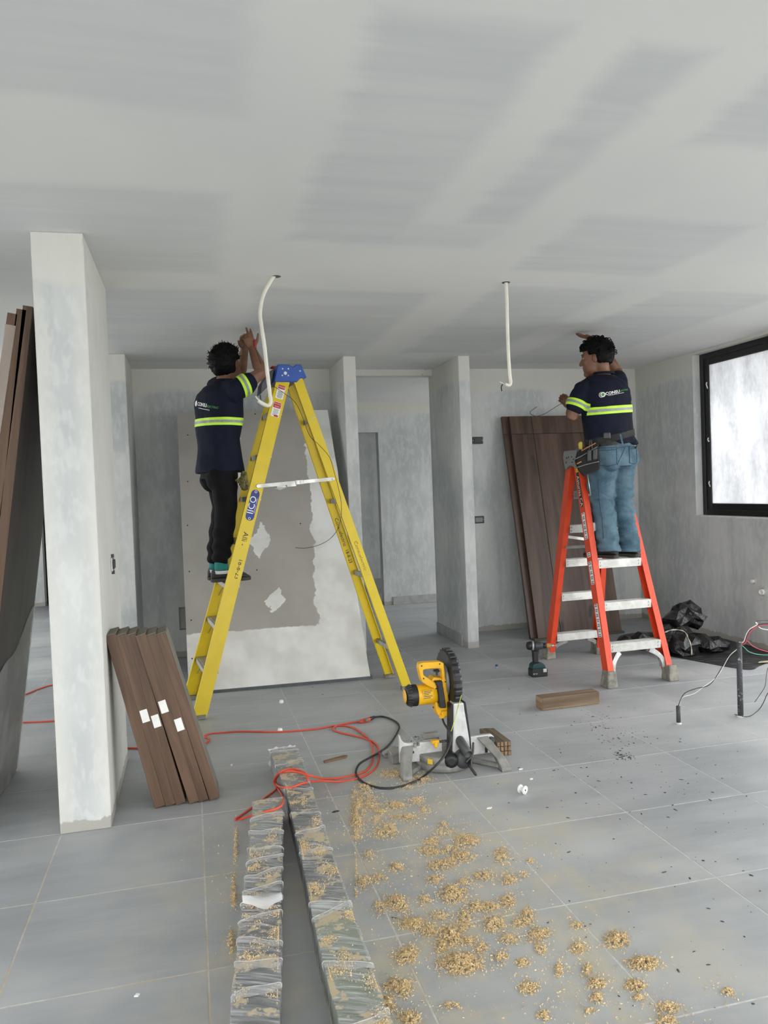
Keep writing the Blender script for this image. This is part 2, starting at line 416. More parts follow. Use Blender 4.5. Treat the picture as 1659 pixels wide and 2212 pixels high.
dk = MB(); dk.bb(-2.6, -2.5, 11.86, 13.6, 0, HC).bb(-0.5, -0.4, 11.86, 13.6, 0, HC).bb(-2.6, -0.4, 13.5, 13.6, 0, HC).bb(-2.6, -0.4, 11.86, 13.6, HC, HC+.1).bb(-2.6, -0.4, 11.86, 13.6, -.1, 0)
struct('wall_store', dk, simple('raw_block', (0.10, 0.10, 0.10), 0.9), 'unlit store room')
# hall
hw = MB()
for a in ((-0.62, 1.35, 0, HH), (1.35, 2.305, 2.175, HH), (2.305, XR+.3, 0, HH)): hw.bb(a[0], a[1], 9.4, 9.53, a[2], a[3])
struct('wall_hall', hw, M_PLASTER, 'bright hall wall with a doorway beyond the opening')
struct('wall_hall_room', MB().bb(0.2, 4.6, 10.7, 10.85, 0.0, HH).bb(0.1, 0.22, 9.53, 10.8, 0, HH), M_PLASTER, 'pale wall of the room beyond the hall doorway')
M_SKIRT = simple('grey_tile_skirting', (0.36, 0.365, 0.36), 0.5)
struct('baseboard_hall', MB().bb(2.415, 4.4, 9.385, 9.4, 0, 0.105), M_SKIRT, 'grey tile skirting along the hall wall', bevel=0.002)
struct('baseboard_hall_room', MB().bb(0.3, 4.4, 10.6, 10.7, 0, 0.20), M_SKIRT, 'low grey ledge in the room beyond')
struct('baseboard_right', MB().bb(2.345, 2.36, 6.66, 7.40, 0, 0.105), M_SKIRT, 'grey tile skirting on the side of the wall end', bevel=0.002)
# open sides: parapet ground outside
M_TERR = simple('pale_terrace', (0.34, 0.34, 0.33), 0.9, scale=1.0)
struct('terrace', MB().bb(-14, 14, -16, REAR_Y, -0.14, -0.02).bb(5.21, 14, REAR_Y, 16, -0.14, -0.02).bb(-14, -5.21, REAR_Y, 16, -0.14, -0.02), M_TERR, 'paved ground outside')

# ------------------------------------------------------------------ window
M_FRAME = simple('black_powder_coat', (0.010, 0.010, 0.011), 0.38, scale=30, var=0.3, bump=0.1)
def mat_glass():
    t = NT('dusty_obscured_glass', 0.5); p = t.pos()
    n = t.noise(t.scale(p, (3, 3, 1.2)), 1.0, 6, 0.65); n2 = t.noise(t.scale(p, (34, 34, 18)), 1.0, 5, 0.7)
    f = t.math('ADD', t.math('MULTIPLY', n, 0.7), t.math('MULTIPLY', n2, 0.35))
    c = t.mix(t.ramp(f, 0.36, 0.66), (0.48, 0.483, 0.495), (0.66, 0.663, 0.675))
    tr = t.node('ShaderNodeBsdfTranslucent'); t.set(tr.inputs[0], c)
    df = t.node('ShaderNodeBsdfGlossy'); df.inputs['Roughness'].default_value = 0.15; df.inputs[0].default_value = (.9, .9, .9, 1)
    tp = t.node('ShaderNodeBsdfTransparent'); tp.inputs[0].default_value = (0.8, 0.8, 0.82, 1)
    m1 = t.node('ShaderNodeMixShader'); m1.inputs[0].default_value = 0.06; t.t.links.new(tr.outputs[0], m1.inputs[1]); t.t.links.new(df.outputs[0], m1.inputs[2])
    m2 = t.node('ShaderNodeMixShader'); m2.inputs[0].default_value = 0.05; t.t.links.new(m1.outputs[0], m2.inputs[1]); t.t.links.new(tp.outputs[0], m2.inputs[2])
    out = [n for n in t.n if n.type == 'OUTPUT_MATERIAL'][0]; t.t.links.new(m2.outputs[0], out.inputs[0]); return t.m
win = empty('window_1', (XR+.11, 5.8, WZ0)); win['kind'] = 'structure'; win['label'] = 'black framed window with dusty obscured glass'
fx0, fx1 = XR+0.075, XR+0.145
def frame_rect(name, y0, y1, z0, z1, wd, xa, xb, mat, parent, bev=0.004):
    m = MB(); m.bb(xa, xb, y0, y0+wd, z0, z1).bb(xa, xb, y1-wd, y1, z0, z1).bb(xa, xb, y0+wd, y1-wd, z0, z0+wd).bb(xa, xb, y0+wd, y1-wd, z1-wd, z1)
    return m.build(name, mat, parent, bevel=bev)
frame_rect('window_frame', WY0, WY1, WZ0+.012, WZ1, 0.05, fx0, fx1+.02, M_FRAME, win)
for (a, b, dx) in ((WY0+.045, WY1-.045, 0.0),):
    sf = frame_rect('sash_frame', a, b, WZ0+.058, WZ1-.046, 0.062, fx0+.012+dx, fx0+.042+dx, M_FRAME, win)
    MB().bb(fx0+.024+dx, fx0+.030+dx, a+.055, b-.055, WZ0+.112, WZ1-.10).build('pane', mat_glass(), sf)
MB().bb(XR+.0, fx0+.03, WY0, WY1, WZ0-.0, WZ0+.012).build('window_sill', simple('white_sill', (0.75, 0.75, 0.73), 0.6), win)
m = MB()
for (z, l) in ((1.42, .05), (1.82, .035), (2.33, .06)): m.tube([(fx0+.005, WY1-.095, z), (fx0-.006, WY1-.10, z-.02), (fx0-.004, WY1-.115, z-l)], 0.006, 6)
m.build('torn_film', simple('torn_protective_film', (0.7, 0.68, 0.6), 0.5), win)
# outlet boxes
M_BOX = simple('black_outlet_box', (0.014, 0.014, 0.015), 0.4)
def outlet(x0, x1, z0, z1, lab, dev):
    c = ((x0+x1)/2, YB, (z0+z1)/2); e = empty('outlet_box', (c[0], YB, z0), lab, 'outlet box')
    w, h = (x1-x0), (z1-z0)
    MB().bb(x0, x1, YB-.008, YB+.0, z0, z1).build('rim', M_BOX, e, bevel=.004, seg=2)
    MB().bb(x0+w*.16, x1-w*.16, YB-.013, YB-.008, z0+h*.2, z1-h*.2).build('insert', M_DKGREY if not dev else simple('grey_module', (.25, .26, .27), .5), e, bevel=.002)
    for sx in (x0+w*.08, x1-w*.08): MB().cyl((sx, YB-.011, c[2]), (sx, YB-.008, c[2]), .004, n=8).build('screw', M_STEEL, e)
outlet(2.738, 2.850, 1.875, 1.945, 'upper black outlet box on the back wall beside the wall end', 0)
outlet(2.722, 2.834, 1.084, 1.157, 'lower black outlet box with grey module on the back wall', 1)
e = empty('outlet_box', (-.404, 4.15, 1.09), 'grey metal outlet box on the side of the nearest wall end', 'outlet box')
MB().bb(-.404, -.396, 4.10, 4.20, 1.095, 1.165).build('rim', M_STEEL, e, bevel=.002); MB().bb(-.396, -.388, 4.115, 4.185, 1.108, 1.152).build('insert', M_BOX, e, bevel=.002)
for z, y in ((1.172, 4.15), (1.088, 4.15)): MB().bb(-.404, -.392, y-.018, y+.018, z-.008, z+.008).build('lug', M_DKGREY, e)
# capped pipe ends in the right wall
for (y, z, r, lab) in ((5.546, 0.569, .016, 'smaller white pipe stub poking from the right wall'), (5.44, 0.491, .024, 'larger plugged pipe end in the right wall')):
    p = empty('pipe_stub', (XR, y, z), lab, 'pipe stub')
    MB().lathe((XR, y, z), (-1, 0, 0), [(r*1.5, 0), (r*1.45, .004), (r*1.05, .006)], 14).build('collar', simple('mortar_collar', (.5, .48, .42), .9), p)
    MB().lathe((XR-.004, y, z), (-1, -.1, -.05), [(r, 0), (r, .028), (r*.8, .03), (r*.78, .022)], 14).build('pipe', M_WHITE, p)
# ================================================================== LADDERS
M_YEL = simple('yellow_fibreglass', (0.66, 0.485, 0.004), 0.42, var=0.035, scale=9)
M_ORG = simple('orange_fibreglass', (0.70, 0.062, 0.016), 0.42, var=0.06, scale=14)
M_BLUECAP = simple('blue_moulded_plastic', (0.012, 0.075, 0.36), 0.4, var=0.08)
M_GREYCAP = simple('grey_moulded_plastic', (0.22, 0.225, 0.22), 0.5)
M_RUBBER = simple('worn_grey_rubber', (0.23, 0.215, 0.18), 0.85, var=0.3, scale=25)
def channel(mb, p0, p1, wdir, idir, W, F, t=0.005):
    """C-section rail: web of width W along wdir, flanges of length F towards idir"""
    p0, p1 = Vector(p0), Vector(p1); d = (p1-p0).normalized()
    wv = Vector(wdir); wv = (wv-d*wv.dot(d)).normalized(); iv = Vector(idir); iv = (iv-d*iv.dot(d)-wv*iv.dot(wv)).normalized()
    prof = [(-W/2, 0), (W/2, 0), (W/2, F), (W/2-t, F), (W/2-t, t), (-W/2+t, t), (-W/2+t, F), (-W/2, F)]
    rs = [[p+wv*a+iv*b for a, b in prof] for p in (p0, p1)]
    return mb.rings(rs, smooth=False)
def sticker(name, c, ex, ey, w, h, mat, parent, lift=(0, 0, 0), r=0.006):
    ex, ey = Vector(ex).normalized(), Vector(ey); ey = (ey-ex*ey.dot(ex)).normalized(); ez = ex.cross(ey)
    poly = []
    for (cx, cy, a0) in ((w/2-r, h/2-r, 0), (-w/2+r, h/2-r, 90), (-w/2+r, -h/2+r, 180), (w/2-r, -h/2+r, 270)):
        for k in range(4): a = math.radians(a0+30*k); poly.append((cx+r*math.cos(a), cy+r*math.sin(a)))
    return MB().prism(poly, Vector(c)+Vector(lift), ex, ey, ez, 0.0008).build(name, mat, parent)

# ---------------------------------------------------------------- yellow ladder
yl = empty('step_ladder', (0.7, 5.5, 0), 'tall yellow fibreglass step ladder with blue top cap', 'ladder')
U = Vector((0.997, 0.076, 0)); Vv = Vector((-0.076, 0.997, 0)); Z = Vector((0, 0, 1))
FN = Vector((-0.005, 5.165, 0)); FF = FN+Vv*0.56-U*0.02
RN = Vector((1.462, 5.366, 0)); RF = RN+Vv*0.415
TFN = at_y(612, 822, 5.37); TFF = TFN+Vv*0.27
TRN = at_y(641, 812, 5.385); TRF = TRN+Vv*0.25
def lerp(a, b, t): return Vector(a).lerp(Vector(b), t)
def atz(a, b, z): return lerp(a, b, (z-a[2])/(b[2]-a[2]))
channel(MB(), FN+Z*.02, TFN, U, Vv, 0.092, 0.032).build('front_rail', M_YEL, yl)
channel(MB(), FF+Z*.02, TFF, U, -Vv, 0.092, 0.032).build('front_rail', M_YEL, yl)
channel(MB(), RN+Z*.02, TRN, U, Vv, 0.066, 0.026).build('rear_rail', M_YEL, yl)
channel(MB(), RF+Z*.02, TRF, U, -Vv, 0.066, 0.026).build('rear_rail', M_YEL, yl)
YSTEPS = [0.305, 0.592, 0.862, 1.15, 1.44, 1.73, 2.02]
M_STEPGREY = simple('dull_step_aluminium', (0.40, 0.40, 0.39), 0.45, metal=0.6, var=0.2, scale=30)
for k, z in enumerate(YSTEPS):
    a, b = atz(FN, TFN, z)+Vv*.006, atz(FF, TFF, z)-Vv*.006
    m = MB().bar(a, b, U, 0.088, 0.004, off=Z*-0.002)
    m.bar(a, b, U, 0.004, 0.030, off=U*-0.042-Z*.017); m.bar(a, b, U, 0.004, 0.024, off=U*0.042-Z*.014)
    for q in (-.026, -.013, 0, .013, .026): m.bar(a, b, U, 0.004, 0.003, off=U*q+Z*.001)
    st = m.build('step', M_STEPGREY, yl)
    for (e, sgn) in ((a, 1), (b, -1)):
        if k < 3: MB().tube([e+Vv*sgn*.10-Z*.012, atz(FN if sgn > 0 else FF, TFN if sgn > 0 else TFF, z-.12)+Vv*sgn*.012], 0.0035, 6).build('brace', M_ALU, st)
for z in (0.30, 0.84, 1.385, 1.965):
    a, b = atz(RN, TRN, z), atz(RF, TRF, z)
    MB().bar(a, b, U, 0.006, 0.034).bar(a, b, U, 0.022, 0.004, off=U*.009+Z*.015).build('rear_bar', M_STEPGREY, yl)
    if z < 1: MB().tube([lerp(a, b, .3), atz(RN, TRN, z-.13)+Vv*.02], .004, 6).build('brace', M_ALU, yl)
for (p, q, o) in ((RN, TRN, 1), (RF, TRF, -1), (FN, TFN, 1), (FF, TFF, -1)):
    MB().bar(p+Z*.0, p+Z*.03, U, 0.085, 0.045, off=Vv*.012*o).build('foot', M_RUBBER, yl, bevel=.004)
# top cap: tapered moulded block with a notch, bolt heads and rivets
cap_poly = [(-0.115, -0.085), (-0.085, 0.035), (-0.005, 0.035), (0.012, 0.022), (0.030, 0.022), (0.042, 0.037), (0.078, 0.037), (0.115, -0.055), (0.070, -0.058), (0.045, -0.085)]
cc = (TFN+TRN)*.5; cc.z = 2.31
cap = MB().prism(cap_poly, cc-Vv*0.02, U, Z, Vv, 0.31).build('top_cap', M_BLUECAP, yl, bevel=.006, seg=2)
MB().prism([(-.20, -.16), (-.115, -.075), (-.095, .02), (-.14, -.01), (-.19, -.09)], cc+Vv*.06, U, Z, Vv, .16).build('tool_tray', simple('grey_tray', (.10, .105, .12), .5), yl, bevel=.004)
for (x, z, r) in ((-.036, -.026, .0115), (-.054, .004, .005), (-.014, .004, .005), (-.058, -.042, .005), (-.016, -.042, .005), (.068, -.010, .006)):
    MB().cyl(cc+U*x+Z*z-Vv*.020, cc+U*x+Z*z-Vv*.0245, r, n=12).build('rivet', M_ALU, cap)
# spreaders
for (a, b, a2, b2, off) in ((FN, TFN, RN, TRN, -.006), (FF, TFF, RF, TRF, .006)):
    p, q = atz(a, b, 1.512)+Vv*off, atz(a2, b2, 1.545)+Vv*off
    sp = MB().bar(p, q, Vv, 0.004, 0.026).build('spreader', M_ALU, yl, bevel=.001)
    mid = lerp(p, q, .55)
    MB().bar(lerp(p, q, .49), lerp(p, q, .60), Vv, 0.012, 0.034).build('hinge', M_ALU, sp, bevel=.003)
    for t in (.0, .52, .57, 1.0): MB().cyl(lerp(p, q, t)-Vv*.012, lerp(p, q, t)+Vv*.012, .009, n=10).build('rivet', M_STEEL, sp)
    MB().bar(lerp(p, q, .38), lerp(p, q, .5), Vv, 0.004, 0.012, off=-Z*.018).build('pawl', M_ALU, sp)
# stickers and writing on the outer webs
dF = (TFN-FN).normalized(); nF = -Vv
nFp = (nF-dF*nF.dot(dF)).normalized(); acr = dF.cross(nFp)      # across the web
if acr.dot(U) < 0: acr = -acr
def fr(z, a=0.0, lift=.0008): return atz(FN, TFN, z)+acr*a+nFp*lift
s1 = sticker('warning_sticker', fr(2.155), acr, dF, .055, .095, M_PAPER, yl)
sticker('red_header', fr(2.188, 0, .0018), acr, dF, .050, .026, M_REDINK, s1)
text_on('DANGER', .013, fr(2.188, 0, .0032), acr, dF, M_PAPER, s1)
for k in range(6): sticker('print_line', fr(2.158-.008*k, 0, .0018), acr, dF, .04-.006*(k % 2), .003, M_DKGREY, s1, r=.001)
s2 = sticker('warning_sticker', fr(2.035), acr, dF, .057, .105, M_PAPER, yl)
sticker('red_header', fr(2.064, 0, .0018), acr, dF, .053, .040, M_REDINK, s2)
text_on('PRECAUCION', .009, fr(2.072, 0, .0032), acr, dF, M_PAPER, s2); text_on('PELIGRO', .009, fr(2.055, 0, .0032), acr, dF, M_PAPER, s2)
for k in range(5): sticker('print_line', fr(2.034-.009*k, 0, .0018), acr, dF, .04-.008*(k % 2), .003, M_DKGREY, s2, r=.001)
sticker('red_footer', fr(1.992, .008, .0018), acr, dF, .03, .012, M_REDINK, s2, r=.002)
s3 = sticker('blue_badge', fr(1.385), acr, dF, .058, .215, M_BLUEINK, yl, r=.028)
text_on('IICO', .062, fr(1.385, -.004, .0018), dF, -acr, M_PAPER, s3, sx=1.0)
text_on('SEGURIDAD Y CALIDAD', .0095, fr(1.385, .021, .0018), dF, -acr, M_PAPER, s3)
for z in (1.296, 1.474): MB().lathe(fr(z, 0, .0014), nFp, [(.009, 0), (.009, .0006), (.006, .0006), (.006, 0)], 12).build('badge_ring', M_PAPER, s3)
text_on('18-8-23', .045, fr(.965, .012, .0012), -dF, acr, M_INK, yl, 'handwriting'); text_on('Alli -', .05, fr(1.16, .0, .0012), -dF, acr, M_INK, yl, 'handwriting')
dR = (TRN-RN).normalized(); dR2 = (TRF-RF).normalized()
nR = (nF-dR*nF.dot(dR)).normalized(); acR = nR.cross(dR)
text_on('Consuelectric', .040, atz(RN, TRN, .99)+nR*.0012, -dR, Vector((0.9, 0, .3)), simple('faded_marker', (.22, .15, .02), .6), yl, 'handwriting')
text_on('Consuelectric', .040, atz(RF, TRF, 1.15)-Vv*.0085+nR*.0012, -dR2, Vector((0.9, 0, .3)), M_INK, yl, 'handwriting')
text_on('18-8-23', .036, atz(RF, TRF, .965)-Vv*.0085+nR*.0012, -dR2, Vector((0.9, 0, .3)), M_INK, yl, 'handwriting')

# pliers lying on the cap
pl = empty('pliers', cc+Vv*.1+Z*.04, 'red handled pliers lying on the blue ladder cap', 'pliers')
M_REDGRIP = simple('red_rubber_grip', (0.32, 0.025, 0.025), .5)
b0 = cc+Vv*.20+Z*.047
for s in (0, 1): MB().limb(spline([b0+U*.02+Vv*(.03*s), b0-U*.03+Vv*(.035*s-.01), b0-U*.085+Vv*(.05*s-.01)+Z*.004], 5), [.0075]*11, 8).build('handle', M_REDGRIP, pl)
MB().limb([b0+U*.02+Vv*.012, b0+U*.055+Vv*.014], [.011, .006], 8).build('jaws', M_STEEL, pl)

# ---------------------------------------------------------------- orange ladder
ol = empty('step_ladder', (3.07, 5.4, 0), 'orange fibreglass double-sided step ladder with grey cap', 'ladder')
A0 = Vector((2.800, 4.90, .02)); A1 = at_y(1243, 992, 5.33)
B0 = Vector((3.330, 4.91, .02)); b86 = at_y(1393, 1213, 5.12); B1 = B0+(b86-B0)*((A1.z-.02)/(b86.z-.02)); B1.y = 5.33
C0 = Vector((2.825, 5.90, .02)); C1 = at_y(1229, 1000, 5.46)
D0 = Vector((3.315, 5.915, .02)); D1 = Vector((B1.x-.01, 5.46, C1.z))
X = Vector((1, 0, 0)); Yv = Vector((0, 1, 0))
for nm, a, b, iv in (('front_rail', A0, A1, X), ('front_rail', B0, B1, -X), ('rear_rail', C0, C1, X), ('rear_rail', D0, D1, -X)):
    channel(MB(), a, b, Yv, iv, 0.078, 0.046, .006).build(nm, M_ORG, ol)
def tread(a, b, fwd, name='step'):
    m = MB().bar(a, b, Yv, 0.085, 0.004)
    m.bar(a, b, Yv, 0.004, 0.058, off=fwd*.0425-Z*.028); m.bar(a, b, Yv, 0.004, 0.03, off=-fwd*.0405-Z*.014)
    for q in (-.03, -.018, -.006, .006, .018, .03): m.bar(a, b, Yv, 0.004, 0.003, off=Yv*q+Z*.002)
    for q in (-.014, -.028, -.042): m.bar(a, b, Yv, 0.003, 0.005, off=fwd*.0445+Z*q)
    st = m.build(name, M_ALU, ol)
    for e, s in ((a, 1), (b, -1)):
        for q in (-.015, -.04): MB().cyl(e+fwd*.045+X*s*.018+Z*q, e+fwd*.049+X*s*.018+Z*q, .006, n=8).build('rivet', M_STEEL, st)
OSTEP = [0.292, 0.578, 0.878, 1.15, 1.425]
for z in OSTEP: tread(atz(A0, A1, z)+X*.047, atz(B0, B1, z)-X*.047, -Yv)
for z in (0.21, 0.555, 0.84, 1.115, 1.385): tread(atz(C0, C1, z)+X*.047, atz(D0, D1, z)-X*.047, -Yv)
for p, lo in ((A0, 1), (B0, -1), (C0, 1), (D0, -1)):
    m = MB(); base = Vector((p.x, p.y, 0)); sx = -lo
    m.hexa([base+Vector((dx*(.032 if z else .042)+(sx*.006 if not z else 0)+lo*.02, dy*(.046 if z else .055), z)) for z in (0, .115) for dy in (-1, 1) for dx in (-1, 1)])
    m.build('foot', M_RUBBER, ol, bevel=.008, seg=2)
# arched gussets under the lowest steps
def gusset(p_rail, p_step, s, dy):
    outer = [Vector(p_rail), Vector((p_rail[0], p_rail[1], p_step[2])), Vector(p_step)]
    c = []; n = 8
    for k in range(n+1):
        t = k/n; a = Vector(p_step)*(1-t)**2+Vector((p_rail[0]+s*.035, p_rail[1], p_step[2]-.045))*2*t*(1-t)+Vector((p_rail[0]+s*.03, p_rail[1], p_rail[2]))*t*t
        c.append(a)
    for k in range(n+1):
        pass
    m = MB(); rs = []
    for k, q in enumerate(c):
        t = k/n; d = (c[min(k+1, n)]-c[max(k-1, 0)]).normalized(); nn = Vector((d.z, 0, -d.x)); wd = .022-.006*math.sin(t*PI)
        rs.append([q+nn*wd+Yv*.02, q-nn*wd+Yv*.02, q-nn*wd-Yv*.02, q+nn*wd-Yv*.02])
    m.rings(rs, smooth=False).build('gusset', M_STEPGREY, ol)
gA = atz(A0, A1, .292); gB = atz(B0, B1, .292)
gusset((2.825, 4.93, .10), (gA.x+.13, 4.965, .228), 1, 0); gusset((3.305, 4.93, .10), (gB.x-.13, 4.965, .228), -1, 0)
gusset((2.85, 5.87, .10), (2.97, 5.84, .155), 1, 0); gusset((3.29, 5.88, .10), (3.17, 5.85, .155), -1, 0)
text_on('SHOX', .036, (2.868, 4.932, .19), Vector((.45, 0, -1)), Vector((1, 0, .45)), M_INK, ol); text_on('SHOX', .036, (3.262, 4.932, .19), Vector((.45, 0, 1)), Vector((-1, 0, .45)), M_INK, ol)
# cap with bolt holes
cz = A1.z; cx0 = min(A1.x, C1.x)-.012; cx1 = max(B1.x, D1.x)+.012
cap2 = MB().prism([(-.115, .02), (-.10, .07), (.10, .07), (.115, .02), (.085, -.075), (.02, -.045), (-.02, -.045), (-.085, -.075)], (cx0, 5.395, cz), (0, 1, 0), (0, 0, 1), (1, 0, 0), cx1-cx0).build('top_cap', M_GREYCAP, ol, bevel=.006, seg=2)
for (y, z) in ((-.06, .0), (-.03, .02), (-.035, -.02), (.05, .015), (.06, -.02), (.02, .02)):
    MB().cyl((cx0-.003, 5.395+y, cz+z), (cx0+.001, 5.395+y, cz+z), .006, n=10).build('bolt_hole', M_BLACK, cap2)
# rear spreader
p, q = atz(A0, A1, .98)+X*.03, atz(C0, C1, .94)+X*.03
MB().bar(p, q, X, .004, .022).build('spreader', M_ALU, ol)
p, q = atz(C0, C1, 1.03)+X*.03, atz(D0, D1, .97)-X*.03
MB().bar(p, q, Yv, .004, .022).build('spreader', M_ALU, ol)
# stickers on the outer face of the left front rail (facing -X)
dA = (A1-A0).normalized(); nA = -X; nA = (nA-dA*nA.dot(dA)).normalized(); acA = dA.cross(nA)
if acA.dot(Yv) > 0: acA = -acA
def ra(z, a=0.0, lift=.0009): return atz(A0, A1, z)+acA*a+nA*lift
exA = -acA       # as read from the left side, far edge is left
s = sticker('brand_strip', ra(1.40), -acA, dA, .04, .27, M_BLACK, ol, r=.012); text_on('Asturias CA', .048, ra(1.39, 0, .002), -dA, nA.cross(-dA), M_PAPER, s)
sticker('yellow_tab', ra(1.56), -acA, dA, .035, .06, M_YEL, ol)
for (zc, h) in ((1.13, .20), (.92, .035), (.79, .17), (.455, .24)):
    s = sticker('label', ra(zc), -acA, dA, .045, h, M_PAPER, ol, r=.003)
    n = int(h/.012)
    for k in range(n):
        if k % 3 != 2: sticker('print_line', ra(zc-h/2+.01+(h-.02)*k/max(1, n-1), 0, .0018), -acA, dA, .034-.008*(k % 2), .0055, M_DKGREY, s, r=.001)
dC = (C1-C0).normalized(); nC = (-Yv-dC*(-Yv).dot(dC)).normalized()
text_on('HAYZ', .05, atz(C0, C1, 1.42)-Yv*.0405+X*.02, -dC, X, M_INK, ol, 'handwriting')

# ================================================================== SHEETS, PANELS, PLANKS
# plasterboard sheet leaning on the back wall, standing on a metal track
def mat_board():
    t = NT('plasterboard_paper_and_compound', .85, 0, .2); p = t.obj(); u, v, w_ = t.sep(p)
    wob = t.math('MULTIPLY', t.math('SUBTRACT', t.noise(p, 9, 4, .65), .5), .13); wob2 = t.math('MULTIPLY', t.math('SUBTRACT', t.noise(t.scale(p, (1, 1, 1)), 2.2, 2), .5), .10)
    uu = t.math('ADD', u, t.math('ADD', wob, wob2)); vv = t.math('ADD', v, t.math('MULTIPLY', wob, .4))
    band_r = t.ramp(t.math('SUBTRACT', uu, t.math('MULTIPLY', t.math('SUBTRACT', 2.4, v), -.02)), 1.035, 1.045)
    band_b = t.ramp(vv, .445, .435)
    m = t.math('MAXIMUM', band_r, band_b)
    for (cx, cy, rx, ry) in ((.60, 1.19, .085, .17), (.68, .67, .09, .10), (.40, 2.17, .07, .22), (.43, 1.78, .06, .10), (.47, 1.45, .07, .14), (.80, 1.66, .04, .02)):
        a = t.math('MULTIPLY', t.math('SUBTRACT', uu, cx), 1/rx); b = t.math('MULTIPLY', t.math('SUBTRACT', vv, cy), 1/ry)
        s = t.math('ADD', t.math('ABSOLUTE', t.math('ADD', a, t.math('MULTIPLY', b, -.25))), t.math('ABSOLUTE', b))
        m = t.math('MAXIMUM', m, t.ramp(s, .97, 1.0, 1, 0))
    lo = t.ramp(v, .3, .7, 1, 0)
    paper = t.mix(t.ramp(t.noise(p, 2.0, 3), .3, .7), (.335, .32, .29), (.385, .37, .34))
    comp = t.mix(t.ramp(t.noise(p, 3.0, 3), .35, .65), (.60, .60, .565), (.74, .74, .72))
    t.color(t.mix(m, paper, comp)); return t.m
bl, br_ = Vector((-0.075, 5.84, 0.022)), Vector((1.285, 5.79, 0.022)); tl_ = at_y(382, 890, 6.93); tr_ = at_y(707, 882, 6.90)
ub = (br_-bl); wbd = ub.length; eu = ub.normalized(); ev = ((tl_-bl)+(tr_-br_)).normalized(); ev = (ev-eu*ev.dot(eu)).normalized(); en = eu.cross(ev)
Lb = (tl_-bl).dot(ev)
MO = Matrix(((eu.x, ev.x, en.x, bl.x), (eu.y, ev.y, en.y, bl.y), (eu.z, ev.z, en.z, bl.z), (0, 0, 0, 1)))
bd = empty('plasterboard_sheet', (0.6, 5.8, 0), 'grey plasterboard sheet with white compound patches leaning behind the yellow ladder', 'plasterboard')
utl = (tl_-bl).dot(eu); utr = (tr_-bl).dot(eu)
poly = [(0, 0), (wbd, 0)]
for k in range(1, 24):
    t = k/24; poly.append((wbd+(utr-wbd)*t+random.uniform(-.004, .004)*(1 if t < .8 else .3), Lb*t))
poly += [(utr, Lb), (utl, Lb)]
sh = MB().prism(poly, (0, 0, 0), (1, 0, 0), (0, 1, 0), (0, 0, -1), .0127).build('sheet', mat_board(), None); sh.data.transform(Matrix.Identity(4)); sh.matrix_world = MO
sh.matrix_basis = MO; parent_keep(sh, bd)
for (q, r) in ((.03, .25), (.03, .55), (.025, .95), (.02, 1.35), (.03, 1.75), (.04, 2.2), (.12, Lb-.03), (.62, Lb-.03), (.93, 1.32), (.55, .93)):
    MB().cyl(MO @ Vector((q, r, .0)), MO @ Vector((q, r, .0012)), .006, n=8).build('screw_head', M_BLACK, bd)
tk = MB().hexa([Vector((px, py+dy, z)) for z in (0, .022) for (dy) in (-.012, .10) for (px, py) in ((-.10, 5.845), (1.30, 5.79))])
tag(tk.build('metal_track', simple('dark_track', (.10, .11, .115), .4, metal=.7), None), 'dark metal track lying under the plasterboard sheet', 'metal track')

M_PANEL = mat_wood('dark_walnut_laminate', (0.050, 0.029, 0.020), (0.120, 0.075, 0.054), ax=2, sc=.55, rough=.45)
M_EDGE = mat_wood('brown_edge_band', (0.045, 0.024, 0.015), (0.085, 0.047, 0.028), ax=2, sc=1, rough=.45, knots=False)
M_GROOVE = simple('black_groove', (.006, .005, .005), .8)
def lean_panel(name, x0, x1, yb, yt, zt, th, label, mat, grooves=(), z0=.012, group=None, cat='panel'):
    """board standing on the floor, leaning back in +y"""
    L = math.hypot(yt-yb, zt-z0); ev = Vector((0, yt-yb, zt-z0)).normalized(); eu = Vector((1, 0, 0)); en = eu.cross(ev)
    e = empty(name, ((x0+x1)/2, yb, z0), label, cat, group)
    us = sorted({0, x1-x0, *[g[1] for g in grooves if g[0] == 'u']}); vs = sorted({0, L, *[g[1] for g in grooves if g[0] == 'v']})
    Mx = Matrix(((eu.x, en.x, ev.x, x0), (eu.y, en.y, ev.y, yb), (eu.z, en.z, ev.z, z0), (0, 0, 0, 1)))
    k = 0
    for i in range(len(us)-1):
        for j in range(len(vs)-1):
            g = .0022
            o = MB().bb(us[i]+(g if i else 0), us[i+1]-(g if i < len(us)-2 else 0), -.0-th, 0, vs[j]+(g if j else 0), vs[j+1]-(g if j < len(vs)-2 else 0)).build('panel_field', mat, None, bevel=.0012)
            o.matrix_basis = Mx; parent_keep(o, e)
    if grooves:
        o = MB().bb(.002, x1-x0-.002, -th+.001, -.004, .002, L-.002).build('core', M_GROOVE, None); o.matrix_basis = Mx; parent_keep(o, e)
    return e
# en = eu x ev points to -y/up... panel thickness grows away from the camera
pb = at_z(1166, 1385, 0); 
lean_panel('wall_panel', 3.075, 3.945, 6.60, 7.10, 2.13, .032, 'dark walnut panel with fine grooves leaning behind the orange ladder', M_PANEL, (('u', .235), ('v', 1.985)), z0=.02)
lean_panel('wall_panel', 3.02, 3.90, 6.645, 7.155, 2.135, .030, 'dark panel edge showing left behind the grooved walnut panel', M_PANEL, (('v', 1.99),), z0=.02)
tag(MB().bb(3.03, 3.96, 6.575, 6.70, 0, .02).build('packing_strip', simple('green_grey_packing', (.09, .10, .07), .8), None), 'thin packing strip under the walnut panels', 'packing strip')

